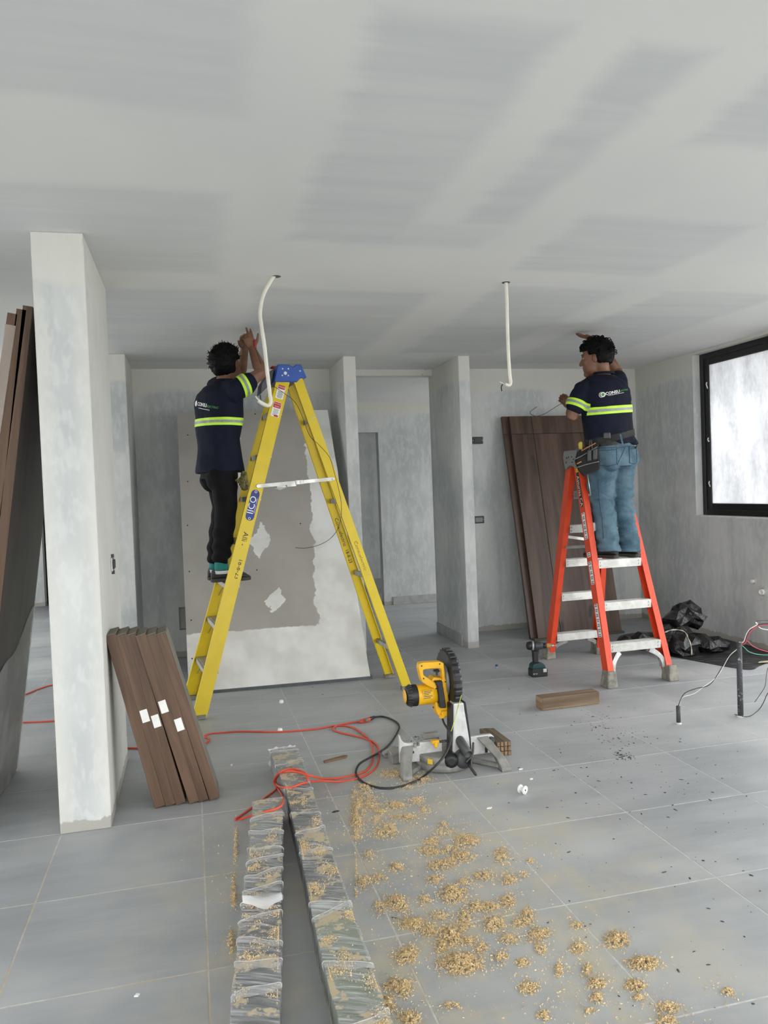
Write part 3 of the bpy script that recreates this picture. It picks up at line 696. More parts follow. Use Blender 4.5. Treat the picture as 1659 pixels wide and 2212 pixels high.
# six narrow boards leaning on the nearest wall end
M_PLANK = mat_wood('brown_hardwood_board', (0.080, 0.045, 0.027), (0.145, 0.085, 0.052), ax=2, sc=1.3, rough=.5, knots=False)
M_ENDGR = simple('grey_mdf_end', (.17, .16, .13), .8)
PB = [(346, 1746), (369, 1746), (391, 1738), (420, 1742), (440, 1734), (464, 1730)]
PT = [(238, 1373), (261, 1372), (281, 1372), (303, 1374), (325, 1372), (347, 1370)]
lab6 = ['leftmost leaning brown board, touching the wall end', 'second leaning brown board from the wall end, with a white sticker', 'third leaning brown board from the wall end, with a white sticker', 'fourth leaning brown board from the wall end, sticker placed highest', 'fifth leaning brown board from the wall end, with a low white sticker', 'rightmost leaning brown board, grey side showing']
stk = {1: (313, 1549), 2: (338, 1560), 3: (354, 1529), 4: (390, 1567)}
for k in range(6):
    b = at_z(*PB[k], 0.0); yf = 3.755+.004*(k % 3); tpt = at_y(*PT[k], yf)
    b = Vector((b.x+.0, yf, 0)); d = Vector((tpt.x-b.x, 0, tpt.z)); Lp = d.length; d.normalize(); nx = Vector((d.z, 0, -d.x)); wdt = .0475
    e = empty('board', (b.x, yf, 0), lab6[k], 'board', 'boards leaning on the wall end')
    Mx = Matrix(((nx.x, 0, d.x, b.x), (nx.y, 1, d.y, yf), (nx.z, 0, d.z, 0), (0, 0, 0, 1)))
    dz = wdt/2*abs(nx.z)
    def put(mb, nm, mat, bev=.0015):
        o = mb.build(nm, mat, None, bevel=bev); o.matrix_basis = Matrix.Translation((0, 0, dz)) @ Mx; parent_keep(o, e); return o
    put(MB().bb(-wdt/2, wdt/2, 0, .185, 0, Lp-.003), 'plank', M_PLANK)
    put(MB().bb(-wdt/2+.001, wdt/2-.001, .002, .183, Lp-.004, Lp), 'end_cap', M_ENDGR, 0)
    if k == 5: put(MB().bb(wdt/2-.0005, wdt/2+.001, .002, .183, .002, Lp-.004), 'side_face', M_ENDGR, 0)
    if k in stk:
        sp = at_y(*stk[k], yf-.001); w = (sp-b); sz = w.dot(d); sx = w.dot(nx)
        put(MB().bb(-.017, .017, -.0012, 0, sz-.03, sz+.03), 'sticker', M_PAPER, 0)
# tall wrapped door panels on the left, leaning on the back of the wall end
M_DOORE = mat_wood('brown_door_edge', (0.060, 0.030, 0.015), (0.120, 0.066, 0.034), ax=2, sc=.9, rough=.5, knots=False)
M_DOORF = mat_wood('dark_door_face', (0.050, 0.040, 0.033), (0.085, 0.068, 0.056), ax=2, sc=.8, rough=.4, knots=False)
def mat_film(name, col=(.75, .75, .74), alpha=.45):
    t = NT(name, .25, 0, .5); p = t.obj(); n = t.noise(t.scale(p, (3, 4, 3)), 1, 2, .6)
    t.color(col); t.set(t.b.inputs['Alpha'], t.ramp(n, .3, .7, alpha*.75, min(1, alpha*1.25))); t.bump(n, .2, .01); return t.m
M_FILM = mat_film('stretch_film')
def door(k, bx, tx, zt, y0, y1, lab, th=.042, film=False):
    e = empty('door_panel', (bx, y0, 0), lab, 'door panel', 'tall panels leaning by the left edge')
    d = Vector((tx-bx, 0, zt)); Lp = d.length; d.normalize(); nx = Vector((d.z, 0, -d.x)); dz = th*abs(nx.z)
    Mx = Matrix.Translation((0, 0, dz)) @ Matrix(((nx.x, 0, d.x, bx), (0, 1, 0, 0), (nx.z, 0, d.z, 0), (0, 0, 0, 1)))
    def put(mb, nm, mat, bev=.002):
        o = mb.build(nm, mat, None, bevel=bev); o.matrix_basis = Mx; parent_keep(o, e); return o
    put(MB().bb(-th, 0, y0+.003, y1, 0, Lp), 'leaf', M_DOORF); put(MB().bb(-th+.001, -.001, y0, y0+.0035, 0.001, Lp-.001), 'edge_band', M_DOORE, 0)
    if film:
        pts = []; N = 14
        m = MB(); g = 14
        top = lambda s: .62+.28*s+.03*math.sin(s*9)
        rs = []
        for i in range(N+1):
            s = i/N; y = y0-.006+(y1-y0+.012)*s
            rs.append([Vector((.004+.0035*noise.noise(Vector((s*7, j*.9, 3))), y, -.002+(top(s))*j/g)) for j in range(g+1)])
        m.rings(rs, cap=False, closed=False); put(m, 'plastic_wrap', M_FILM, 0)
    return e
y0, y1 = 3.74, 4.56
tp = at_y(69, 665, y0); bk = at_z(35, 1667, 0)
sl = (tp.x-bk.x)/tp.z
door(0, bk.x, tp.x+.004, tp.z, y0, y1, 'rightmost tall brown panel leaning against the wall end, lower part wrapped in film', film=True)
t2 = at_y(51, 668, y0); door(1, bk.x-.075, t2.x+.012, t2.z-.01, y0, y1, 'middle tall brown panel in the leaning stack at the left edge')
t3 = at_y(27, 672, y0); door(2, bk.x-.14, t3.x+.02, t3.z-.02, y0, y1, 'leftmost tall panel with pale film over its edge')
m = MB().bb(-.043, .001, y0-.004, y0-.001, 1.62, 2.27); o = m.build('film_strip', mat_film('edge_film', (.50, .42, .37), .38), None)
t3x = t3.x+.02; d = Vector((t3x-(bk.x-.14), 0, t3.z-.02)).normalized(); nx = Vector((d.z, 0, -d.x)); o.matrix_basis = Matrix.Translation((0, 0, .01)) @ Matrix(((nx.x, 0, d.x, bk.x-.14), (0, 1, 0, 0), (nx.z, 0, d.z, 0), (0, 0, 0, 1)))
parent_keep(o, [q for q in bpy.data.objects if q.get('label', '').startswith('leftmost tall panel')][0])
# ================================================================== PEOPLE
def baked(name, mb, voxel, smooth, mat, parent, disp=None):
    """overlapping volumes fused into one continuous skin, relaxed, then displaced along the normals"""
    me = mb.mesh(name+'_src'); o = bpy.data.objects.new(name, me); COL.objects.link(o)
    r = o.modifiers.new('r', 'REMESH'); r.mode = 'VOXEL'; r.voxel_size = voxel; r.adaptivity = 0
    if smooth:
        s = o.modifiers.new('s', 'SMOOTH'); s.factor = .5; s.iterations = smooth
    dg = bpy.context.evaluated_depsgraph_get(); dg.update()
    me2 = bpy.data.meshes.new_from_object(o.evaluated_get(dg)); bpy.data.objects.remove(o); bpy.data.meshes.remove(me)
    me2.name = name
    if disp:
        n = len(me2.vertices); co = np.empty(n*3); me2.vertices.foreach_get('co', co); co = co.reshape(-1, 3)
        no = np.array([v.normal for v in me2.vertices])
        dv = np.array([disp(Vector(c)) for c in co]); co = co+no*dv[:, None]
        me2.vertices.foreach_set('co', co.ravel()); me2.update()
    me2.polygons.foreach_set('use_smooth', [True]*len(me2.polygons))
    me2.materials.clear()
    return link(name, me2, mat, parent)
def ering(c, ex, ey, a, b, n=24, p=2.3, tilt=None):
    out = []
    for k in range(n):
        t = 2*PI*k/n; ct, st_ = math.cos(t), math.sin(t)
        out.append(Vector(c)+Vector(ex)*(a*math.copysign(abs(ct)**(2/p), ct))+Vector(ey)*(b*math.copysign(abs(st_)**(2/p), st_)))
    return out
def hand(mb, wrist, d, palm, side, curl=(0.25, 0.3, 0.25), spread=.06, thumb=(.75, .75, .1), k=1.0):
    """palm, four unequal fingers with two bends each, thumb leaving the side of the palm; side = towards the thumb"""
    w, d, pn, sd = Vector(wrist), Vector(d).normalized(), Vector(palm), Vector(side)
    pn = (pn-d*pn.dot(d)).normalized(); sd = (sd-d*sd.dot(d)-pn*sd.dot(pn)).normalized()
    rs = [ering(w+d*(x*k), sd, pn, a*k, b*k, 12, 2.6) for x, a, b in ((-.03, .026, .020), (0, .027, .019), (.03, .036, .0165), (.06, .042, .0145), (.085, .041, .012), (.092, .036, .008))]
    mb.rings(rs)
    for i, (o, L, r) in enumerate(((.033, .070, .0088), (.011, .080, .0092), (-.011, .074, .0088), (-.032, .058, .0078))):
        p = w+d*(.084*k)+sd*(o*k); f = (d+sd*(spread*(1.5-i))).normalized(); pts = [p]; fr_ = [L*.45, L*.32, L*.25]
        for q in range(3):
            ang = curl[q] if not hasattr(curl[q], '__len__') else curl[q][i]
            ax = f.cross(pn).normalized(); f = (f*math.cos(ang)+pn*math.sin(ang)).normalized()
            pn2 = ax.cross(f)*-1
            p = p+f*(fr_[q]*k); pts.append(p.copy())
        mb.limb(pts, [r*k*1.08, r*k*1.05, r*k, r*k*.82], 8)
    t0 = w+d*(.022*k)+sd*(.026*k); tv = (d*thumb[0]+sd*thumb[1]+pn*thumb[2]).normalized(); tv2 = (d*(thumb[0]+.5)+sd*thumb[1]*.7+pn*thumb[2]).normalized()
    mb.limb([t0, t0+tv*(.036*k), t0+tv*(.036*k)+tv2*(.032*k), t0+tv*(.036*k)+tv2*(.054*k)], [.0145*k, .0115*k, .0105*k, .0085*k], 8)
M_SKIN = NT('skin', .5, 0, .4); _p = M_SKIN.obj(); M_SKIN.color(M_SKIN.mix(M_SKIN.ramp(M_SKIN.noise(_p, 9, 3), .35, .65), (.165, .078, .046), (.215, .106, .065))); M_SKIN.b.inputs['Subsurface Weight'].default_value = .05; M_SKIN = M_SKIN.m
M_HAIR = simple('black_hair', (.0035, .003, .003), .6, var=.4, scale=60, bump=.5, spec=.12)
def mat_cloth(name, col, var=.15, sc=30, weave=350, rough=.85):
    t = NT(name, rough, 0, .2); p = t.obj(); n = t.noise(p, sc, 3); wv = t.noise(p, weave, 2)
    c = t.mix(t.ramp(n, .3, .7), tuple(q*(1-var) for q in col), tuple(q*(1+var) for q in col)); t.color(c); t.bump(wv, .15, .002)
    return t.m
M_NAVY = mat_cloth('navy_tshirt', (.0065, .0085, .020), .2, 8); M_BLKTR = mat_cloth('black_trousers', (.0035, .0035, .0045), .25, 10)
def mat_denim():
    t = NT('washed_blue_denim', .85, 0, .2); p = t.obj(); n = t.noise(p, 7, 3, .6); g = t.noise(t.scale(p, (300, 300, 90)), 1, 2)
    c = t.mix(t.ramp(n, .3, .7), (.046, .092, .130), (.110, .178, .225)); c = t.mix(t.ramp(g, .45, .8, 0, .3), c, (.20, .28, .33)); t.color(c); t.bump(g, .2, .002); return t.m
M_DENIM = mat_denim(); M_SEAM = simple('denim_seam', (.035, .07, .105), .9)
M_LIME = simple('fluorescent_lime_tape', (.52, .86, .04), .55, var=.05); M_SILVER = simple('silver_reflective_tape', (.27, .29, .28), .4, var=.15, scale=60)
M_GREENINK = simple('green_print', (.05, .30, .055), .6); M_SHOE = simple('dark_brown_leather', (.020, .017, .012), .6, var=.3, scale=30); M_SOLE = simple('shoe_sole', (.045, .04, .034), .8)
M_SHOEG = simple('charcoal_sneaker', (.03, .03, .031), .75, var=.3, scale=40); M_TEAL = simple('teal_sock', (.015, .17, .155), .85); M_SOCKW = simple('white_sock', (.6, .6, .58), .9)

def band(name, src, p0, nrm, half, off, mat, parent, keep=None):
    """strip of tape lying on a garment between two parallel planes"""
    bm = bmesh.new(); bm.from_mesh(src.data); nrm = Vector(nrm).normalized(); p0 = Vector(p0)
    if keep:
        bmesh.ops.delete(bm, geom=[f for f in bm.faces if not keep(f.calc_center_median())], context='FACES')
    for s in (1, -1):
        bmesh.ops.bisect_plane(bm, geom=bm.verts[:]+bm.edges[:]+bm.faces[:], plane_co=p0+nrm*half*s, plane_no=nrm*s, clear_outer=True)
    bm.normal_update()
    for v in bm.verts: v.co += v.normal*off
    me = bpy.data.meshes.new(name); bm.to_mesh(me); bm.free()
    me.polygons.foreach_set('use_smooth', [True]*len(me.polygons)); me.materials.clear()
    return link(name, me, mat, parent)
def decal(name, me, o, ex, ey, bvh, lift, mat, parent, toward):
    """print wrapped onto a garment: flat artwork at o projected along toward"""
    ex, ey, tw = Vector(ex).normalized(), Vector(ey).normalized(), Vector(toward).normalized()
    bm = bmesh.new(); bm.from_mesh(me)
    for v in bm.verts:
        q = Vector(o)+ex*v.co.x+ey*v.co.y; h = bvh.ray_cast(q-tw*.4, tw)
        v.co = (h[0]-tw*lift) if h[0] is not None else q
    bm.to_mesh(me); bm.free(); me.name = name
    return link(name, me, mat, parent)
def polymesh(poly):
    me = bpy.data.meshes.new('poly'); me.from_pydata([(x, y, 0) for x, y in poly], [], [tuple(range(len(poly)))]); return me
def gridpoly(x0, x1, y0, y1, nx=8, ny=6, f=lambda x, y: True):
    vs = []; fs = []
    for j in range(ny+1):
        for i in range(nx+1): vs.append((x0+(x1-x0)*i/nx, y0+(y1-y0)*j/ny, 0))
    for j in range(ny):
        for i in range(nx):
            if f(i/nx, j/ny): fs.append((j*(nx+1)+i, j*(nx+1)+i+1, (j+1)*(nx+1)+i+1, (j+1)*(nx+1)+i))
    me = bpy.data.meshes.new('g'); me.from_pydata(vs, [], fs); return me
def bvh_of(o):
    bm = bmesh.new(); bm.from_mesh(o.data); b = BVHTree.FromBMesh(bm); bm.free(); return b
def head(mb, c, f, l, u, k=1.0):
    """skull, jaw, chin, nose, lips, brow and ears; c = skull centre"""
    Rm = Matrix((f, l, u)).transposed()
    def E(p, r): mb.ell(Vector(c)+Rm @ (Vector(p)*k), [q*k for q in r], Rm, 18, 11)
    E((-.008, 0, .012), (.098, .077, .098)); E((.022, 0, -.035), (.074, .066, .080)); E((.030, 0, -.080), (.066, .057, .050)); E((.068, 0, -.114), (.027, .028, .024))
    E((.078, 0, .014), (.016, .048, .012))
    mb.limb([Vector(c)+Rm @ (Vector(q)*k) for q in ((.088, 0, .002), (.101, 0, -.022), (.109, 0, -.040))], [.0085*k, .0105*k, .0130*k], 8)
    for s in (-1, 1):
        E((.096, s*.012, -.043), (.011, .008, .008)); E((-.012, s*.078, -.022), (.020, .010, .032)); E((.060, s*.042, -.035), (.022, .02, .02))
    E((.088, 0, -.066), (.011, .022, .007)); E((.086, 0, -.079), (.012, .020, .008)); E((-.035, 0, -.06), (.05, .058, .06))
    return Rm
def facial(c, Rm, body, k=1.0):
    e_w = simple('shaded_eye_white', (.30, .26, .23), .35);  # darkened eye whites: shade over the eyes is put into their colour
    for s in (-1, 1):
        p = Vector(c)+Rm @ Vector((.0755*k, s*.031*k, -.006*k))
        ey = MB().ell(p, (.011, .013, .0075), Rm, 12, 8).build('eye', e_w, body); MB().ell(p+Rm @ Vector((.0078, 0, 0)), (.004, .0065, .0060), Rm, 10, 6).build('iris', M_BLACK, ey)
        MB().limb([Vector(c)+Rm @ (Vector(q)*k) for q in ((.092, s*.014, .014), (.088, s*.034, .021), (.070, s*.052, .016))], [.003, .0036, .002], 6).build('eyebrow', M_HAIR, body)
        MB().limb([Vector(c)+Rm @ (Vector(q)*k) for q in ((.089, s*.018, .001), (.090, s*.031, .0045), (.079, s*.044, .0))], [.001, .0016, .001], 6).build('eyelid', M_HAIR, body)
def hair(name, c, Rm, parent, rad, curls, seed, k=1.0):
    rnd = random.Random(seed); n, m = 64, 44; rs = []
    def R_at(d):
        x, y, z = d
        r = rad
        face = max(0, min(1, (x-.28)/.22))*max(0, min(1, (.40-z)/.22))
        side = max(0, min(1, (x+.22)/.2))*max(0, min(1, (-.02-z)/.15))
        neck = max(0, min(1, (-.62-z)/.12))
        hide = max(face, side, neck)
        nz = noise.noise(Vector(d)*9+Vector((seed, 0, 0)))*.010+noise.noise(Vector(d)*22)*.007*curls
        return (r+nz)*(1-hide)+.055*hide
    for j in range(m):
        t = -PI/2+PI*(j+.5)/m; ring = []
        for i in range(n):
            a = 2*PI*i/n; d = (math.cos(t)*math.cos(a), math.cos(t)*math.sin(a), math.sin(t)); r = R_at(d)*k
            ring.append(Vector(c)+Rm @ Vector((d[0]*r-.006, d[1]*r*.86, d[2]*r+.014)))
        rs.append(ring)
    mb = MB(); mb.rings(rs); h = mb.build(name, M_HAIR, parent)
    lk = MB()
    for q in range(int(170)):
        a = rnd.uniform(0, 2*PI); z = rnd.uniform(-.1, 1); cz = math.sqrt(max(0, 1-z*z)); d = Vector((cz*math.cos(a), cz*math.sin(a), z))
        if d.x > .30 and d.z < .32: continue
        if d.x > -.2 and d.z < .02: continue
        r = R_at(d)*k; p = Vector((d.x*r-.006, d.y*r*.86, d.z*r+.014)); tan = d.cross(Vector((rnd.uniform(-1, 1), rnd.uniform(-1, 1), rnd.uniform(-1, 1)))).normalized(); bi = d.cross(tan)
        pts = []
        if curls:
            R0 = rnd.uniform(.006, .013)
            for s in range(9):
                ph = s*.85; pts.append(Vector(c)+Rm @ (p+tan*(R0*math.cos(ph))+d*(R0*math.sin(ph)+.0006*s)+bi*(.0016*s)))
            lk.tube(pts, [.0030]*8+[.001], 5)
        else:
            L = rnd.uniform(.012, .030)
            for s in range(4): pts.append(Vector(c)+Rm @ (p-d*.004+(d*.7+tan*.5*(s/3)).normalized()*(L*s/3)))
            lk.tube(pts, [.003, .0026, .0018, .0006], 5)
    tag(lk.build('locks', M_HAIR, h), kind='stuff'); return h
def shoe(name, heel, toe, zs, parent, mat, k=1.0, collar=None):
    heel, toe = Vector(heel), Vector(toe); d = toe-heel; d.z = 0; L = d.length; d.normalize(); s = Vector((-d.y, d.x, 0)); up = Vector((0, 0, 1))
    b = Vector((heel.x, heel.y, zs)); sh = empty_part = None
    rs = []
    for t, w, h, lo in ((0.0, .020, .060, .0), (.04, .033, .085, 0), (.20, .036, .098, 0), (.38, .036, .085, 0), (.55, .042, .062, 0), (.75, .046, .050, 0), (.90, .040, .042, 0), (.985, .022, .030, 0), (1.0, .008, .02, 0)):
        ring = []
        for q in range(14):
            a = 2*PI*q/14; ca, sa = math.cos(a), math.sin(a)
            ring.append(b+d*(t*L)+s*(w*math.copysign(abs(ca)**.75, ca))+up*(.022+ (h-.022)*.5*(1+math.copysign(abs(sa)**.8, sa))))
        rs.append(ring)
    o = MB().rings(rs).build(name, mat, parent)
    so = []
    for t, w in ((-.01, .018), (.03, .036), (.2, .039), (.4, .036), (.6, .045), (.8, .048), (.93, .040), (1.01, .014)): so.append((t, w))
    poly = [(t*L, w) for t, w in so]+[(t*L, -w) for t, w in reversed(so)]
    MB().prism(poly, b, d, s, up, .024).build('sole', M_SOLE, o, bevel=.004)
    for q in range(4): MB().tube([b+d*(L*(.34+.07*q))+s*-.022+up*(.088-.011*q), b+d*(L*(.36+.07*q))+up*(.094-.011*q), b+d*(L*(.34+.07*q))+s*.022+up*(.088-.011*q)], .0025, 5).build('lace', M_BLACK, o)
    return o

# ---------------------------------------------------------------- person on the orange ladder
def make_B():
    ref = Vector((3.05, 5.12, 0)); V = Vector((.512, .859, 0)).normalized(); Lf = Vector((-V.y, V.x, 0))
    P = lambda x, y, d=0.0: at_pl(x, y, ref+V*d, V)
    pe = empty('person', (3.05, 5.12, .884), 'person in blue jeans and navy T-shirt standing on the orange ladder, one arm raised', 'person')
    def yaw(a): a = math.radians(a); return V*math.cos(a)+Lf*math.sin(a)
    ft = yaw(40); lt = Vector((-ft.y, ft.x, 0)); up = Vector((0, 0, 1)); fp = yaw(48); lp = Vector((-fp.y, fp.x, 0))
    # joints
    lh, lk, la = P(1301, 985, -.04), P(1303, 1088, .02), P(1313, 1190, -.03)
    rh, rk, ra_ = P(1344, 985, .07), P(1347, 1086, .10), P(1359, 1190, .07)
    ls, le, lw = P(1259, 839, -.10), P(1236, 897, -.14), P(1233, 880, .07)
    rsd, re, rw = P(1338, 830, .10), P(1334, 804, .35), P(1289, 736, .30)
    nb = P(1302, 812, .02); hc = P(1287, 770, .0)
    torso = [P(1318, 962, .02), P(1313, 930, .02), P(1309, 895, .01), P(1307, 860, .0), P(1305, 832, .0), P(1304, 812, .01)]
    # body: one continuous skin
    mb = MB(); mb.rings([ering(c, lt, ft, a, b) for c, a, b in zip(torso, (.16, .155, .17, .185, .16, .08), (.10, .10, .11, .115, .10, .07))])
    mb.limb([P(1318, 975, .03), P(1313, 930, .02)], [.11, .12], 16)
    mb.limb([lh, lk, lerp(lk, la, .82)], [.085, .058, .042], 12); mb.limb([rh, rk, lerp(rk, ra_, .82)], [.085, .058, .042], 12)
    hf = yaw(78); hf = (hf+up*-.06).normalized(); hl = up.cross(hf).normalized(); hu = hf.cross(hl)
    mb.limb([nb-up*.03, lerp(nb, hc, .5)+hf*-.015, hc+hu*-.04-hf*.02], [.062, .056, .055], 14)
    Rm = head(mb, hc, hf, hl, hu, 1.06)
    mb.limb([ls, lerp(ls, le, .5), le, lerp(le, lw, .3), lw], [.055, .052, .047, .045, .029], 12)
    mb.limb([rsd, lerp(rsd, re, .5), re, lerp(re, rw, .3), rw], [.055, .048, .041, .041, .027], 12)
    hand(mb, lw, (P(1222, 866, .12)-lw), V*-1+Lf*.3, up, (.8, 1.1, .9), .02, (.9, .3, .6), .9)
    tip = at_z(1249, 723, HC-.018)
    hand(mb, rw, tip-rw, up, V*-.5+Lf*.2-up*.1, (-.06, .06, .10), .07, (.6, .8, .0), 1.0)
    body = baked('body', mb, .0052, 3, M_SKIN, pe)
    facial(hc, Rm, body, 1.06); hair('hair', hc, Rm, pe, .123, 1.0, 3, 1.05)
    # shirt
    ms = MB(); ms.rings([ering(c, lt, ft, a, b, 28) for c, a, b in zip([P(1322, 962, .02), P(1315, 940, .02), P(1310, 905, .01), P(1308, 870, .0), P(1306, 845, .0), P(1306, 826, .0), P(1304, 811, .01)], (.205, .195, .198, .208, .205, .175, .085), (.150, .145, .140, .140, .130, .105, .075))])
    ms.limb([lerp(ls, nb, .35)-up*.01, ls-up*.01, lerp(ls, le, .40), lerp(ls, le, .64)], [.070, .074, .074, .075], 16)
    ms.limb([lerp(rsd, nb, .35)-up*.01, rsd, lerp(rsd, re, .4), lerp(rsd, re, .6)], [.075, .076, .066, .058], 16)
    def wr(p):
        n = noise.noise(Vector((p.x*9, p.y*9, p.z*5+2)))*.007-.014*max(0, .16-abs(noise.noise(Vector((p.x*4+p.z*3, p.y*4-p.z*5, p.z*3+5)))))*3; r = abs(noise.noise(Vector((p.x*5+p.z*6, p.y*5-p.z*4, p.z*4))))
        low = max(0, min(1, (1.86-p.z)/.12)); return n-.012*(.5-r)*low*.8+noise.noise(p*26)*.0015+low*.006*math.sin(p.x*38+p.y*30+3*noise.noise(p*6))
    sh = baked('tshirt', ms, .0075, 5, M_NAVY, pe, wr)
    ax = Vector((torso[0]-torso[3])).normalized()
    armax = (le-ls).normalized()
    def is_torso(c):
        t = (c-ls).dot(armax); r = (c-(ls+armax*t)).length
        return not (t > .02 and r < .098 and (c-nb).dot(lt) > .185)
    nb_ = (P(1308, 830)-P(1308, 900)).normalized(); bn = (up+(-lt)*-.12).normalized()
    # chest tape rises towards the right shoulder
    pA, pB, pC = P(1262, 894, -.12), P(1310, 889, -.15), P(1360, 874, .0)
    bn = (pB-pA).cross(pC-pA).normalized()
    if bn.z < 0: bn = -bn
    bn = (up*.9+bn*.35).normalized(); bc = P(1310, 886, -.13)
    b1 = band('reflective_band', sh, bc, bn, .027, .0025, M_LIME, sh, is_torso); band('silver_stripe', sh, bc, bn, .0095, .0042, M_SILVER, b1, is_torso)
    ac = lerp(ls, le, .60)
    isarm = lambda c: not is_torso(c) and (c-ls).dot(armax) > .05
    near_l = lambda c: ((c-(ls+armax*(c-ls).dot(armax))).length < .105 and (c-nb).dot(lt) > .17)
    b2 = band('reflective_band', sh, ac, armax, .026, .0025, M_LIME, sh, near_l); band('silver_stripe', sh, ac, armax, .0095, .0042, M_SILVER, b2, near_l)
    MB().tube([p+up*.004 for p in ering(nb+up*.012, lt, ft, .078, .072, 20)]+[nb+up*.016+lt*.078], .009, 8).build('collar', M_NAVY, sh)
    # back print
    bv = bvh_of(sh); o = P(1326, 849, -.3); ex = (P(1354, 842, -.3)-P(1304, 852, -.3)).normalized(); ey = (up-ex*up.dot(ex)).normalized(); tw = (P(1326, 849)-o).normalized()
    lg = decal('lettering', text_mesh('CONSU', .029, 0, .025), P(1323.5, 848, -.3), ex, ey, bv, .003, M_PAPER, sh, tw)
    decal('lettering', text_mesh('ELECTRIC', .0155, 0, .012), P(1348, 843, -.3), ex, ey, bv, .003, M_GREENINK, sh, tw)
    decal('underline', gridpoly(-.052, .058, -.0013, .0013, 16, 1), P(1330, 851.5, -.3), ex, ey, bv, .003, M_PAPER, sh, tw)
    disc = lambda r: polymesh([(r*math.cos(2*PI*i/20), r*math.sin(2*PI*i/20)) for i in range(20)])
    decal('emblem_arc', disc(.0205), P(1299.5, 853, -.3), ex, ey, bv, .0028, M_PAPER, sh, tw); decal('emblem_gap', disc(.0198), P(1300.6, 852.8, -.3), ex, ey, bv, .0034, M_NAVY, sh, tw)
    decal('emblem_disc', disc(.018), P(1302, 852.4, -.3), ex, ey, bv, .004, M_PAPER, sh, tw)
    decal('emblem_leaf', polymesh([(-.012, -.002), (-.006, .008), (.002, .011), (.010, .006), (.012, -.004), (.003, -.011), (-.008, -.009)]), P(1301.6, 852.2, -.3), ex, ey, bv, .0048, M_GREENINK, sh, tw)
    # jeans
    mj = MB(); hipc = P(1319, 985, .02)
    mj.rings([ering(c, lp, fp, a, b, 26) for c, a, b in ((P(1319, 948, .02), .180, .125), (P(1320, 965, .02), .190, .140), (P(1321, 990, .02), .195, .155), (P(1320, 1008, .02), .180, .150))])
    for b in (-1, 1):
        c = P(1321, 990, .02)+lp*(.085*b)-fp*.07; mj.ell(c, (.092, .080, .105), Matrix((lp, fp, up)).transposed(), 16, 10)
    mj.tube([lh+up*.04, lh-up*.03, lerp(lh, lk, .5)+fp*.012, lk+fp*.006, lerp(lk, la, .5), la+up*.05, la+up*.0], [.09, .116, .104, .088, .086, .088, .092], 20)
    mj.tube([rh+up*.04, rh-up*.03, lerp(rh, rk, .5)+fp*.012, rk+fp*.006, lerp(rk, ra_, .5), ra_+up*.05, ra_+up*.0], [.09, .106, .090, .076, .074, .078, .086], 20)
    def wj(p):
        zz = p.z; knee = math.exp(-((zz-1.28)/.16)**2); hem = math.exp(-((zz-.98)/.10)**2); th = math.exp(-((zz-1.48)/.10)**2)
        ph = zz*74+7*noise.noise(Vector((p.x*6, p.y*6, zz*4)))+(p-ref).dot(Lf)*22; r2 = abs(noise.noise(Vector((p.x*7+zz*5, p.y*7, zz*16))))
        return (.0030*knee+.0048*hem+.0022*th)*math.sin(ph)+.022*(r2-.2)*(.30+knee+hem)+.003*noise.noise(p*12)
    je = baked('jeans', mj, .0062, 2, M_DENIM, pe, wj)
    bj = bvh_of(je); exj = (Lf*-1); 
    for (cx, cy, w, h, sk) in ((1312, 985, .125, .135, 0.0), (1370, 980, .05, .13, .0)):
        g = gridpoly(-w/2, w/2, -h/2, h/2, 10, 10)
        pk = decal('pocket', g, P(cx, cy, -.4), -Lf, up, bj, .0028, M_DENIM, je, V)
        for (a, b) in (((-w/2, h/2), (w/2, h/2)), ((-w/2, h/2), (-w/2, -h/2*.8)), ((w/2, h/2), (w/2, -h/2*.8)), ((-w/2, -h/2*.8), (0, -h/2)), ((0, -h/2), (w/2, -h/2*.8)), ((-w/2, h/2-.018), (w/2, h/2-.018))):
            pts = []
            for q in range(9):
                t = q/8; s0 = P(cx, cy, -.4)+(-Lf)*(a[0]+(b[0]-a[0])*t)+up*(a[1]+(b[1]-a[1])*t); hh = bj.ray_cast(s0, V)
                if hh[0] is not None: pts.append(hh[0]-V*.004)
            if len(pts) > 2: MB().tube(pts, .0022, 5).build('stitching', M_SEAM, pk)
    for pxs in (((1351, 962), (1346, 975), (1338, 992), (1334, 1003)), ((1290, 1035), (1291, 1065), (1294, 1095), (1299, 1130), (1302, 1170)), ((1290, 968), (1320, 966), (1350, 961), (1368, 955))):
        pts = []
        for q in spline([P(x, y, -.4) for x, y in pxs], 6):
            hh = bj.ray_cast(q, V)
            if hh[0] is not None: pts.append(hh[0]-V*.001)
        if len(pts) > 2: MB().tube(pts, .0025, 5).build('seam', M_SEAM, je)
    # leather belt in the jeans
    wb0 = P(1320, 955, .02); bnj = (up+lp*.10).normalized()
    band('belt', je, wb0, bnj, .020, .006, M_BLACK, je, lambda c: c.z > 1.6)
    MB().bar(P(1340, 938, -.2), P(1346, 962, -.2), V, .005, .012).build('belt_loop', M_DENIM, je)
    # tool belt with pouch
    tb = band('tool_belt', sh, P(1318, 944, .02), (up*1.0-Lf*-.0+lt*.20).normalized(), .023, .008, simple('black_webbing', (.010, .010, .010), .75), pe)
    MB().box(P(1311, 941, -.16), (.05, .02, .045), Matrix((-Lf, V, up)).transposed()).build('buckle', M_DKGREY, tb, bevel=.006)
    M_POUCH = simple('black_canvas_pouch', (.010, .010, .0095), .85, bump=.4, bscale=90); dP = -.20
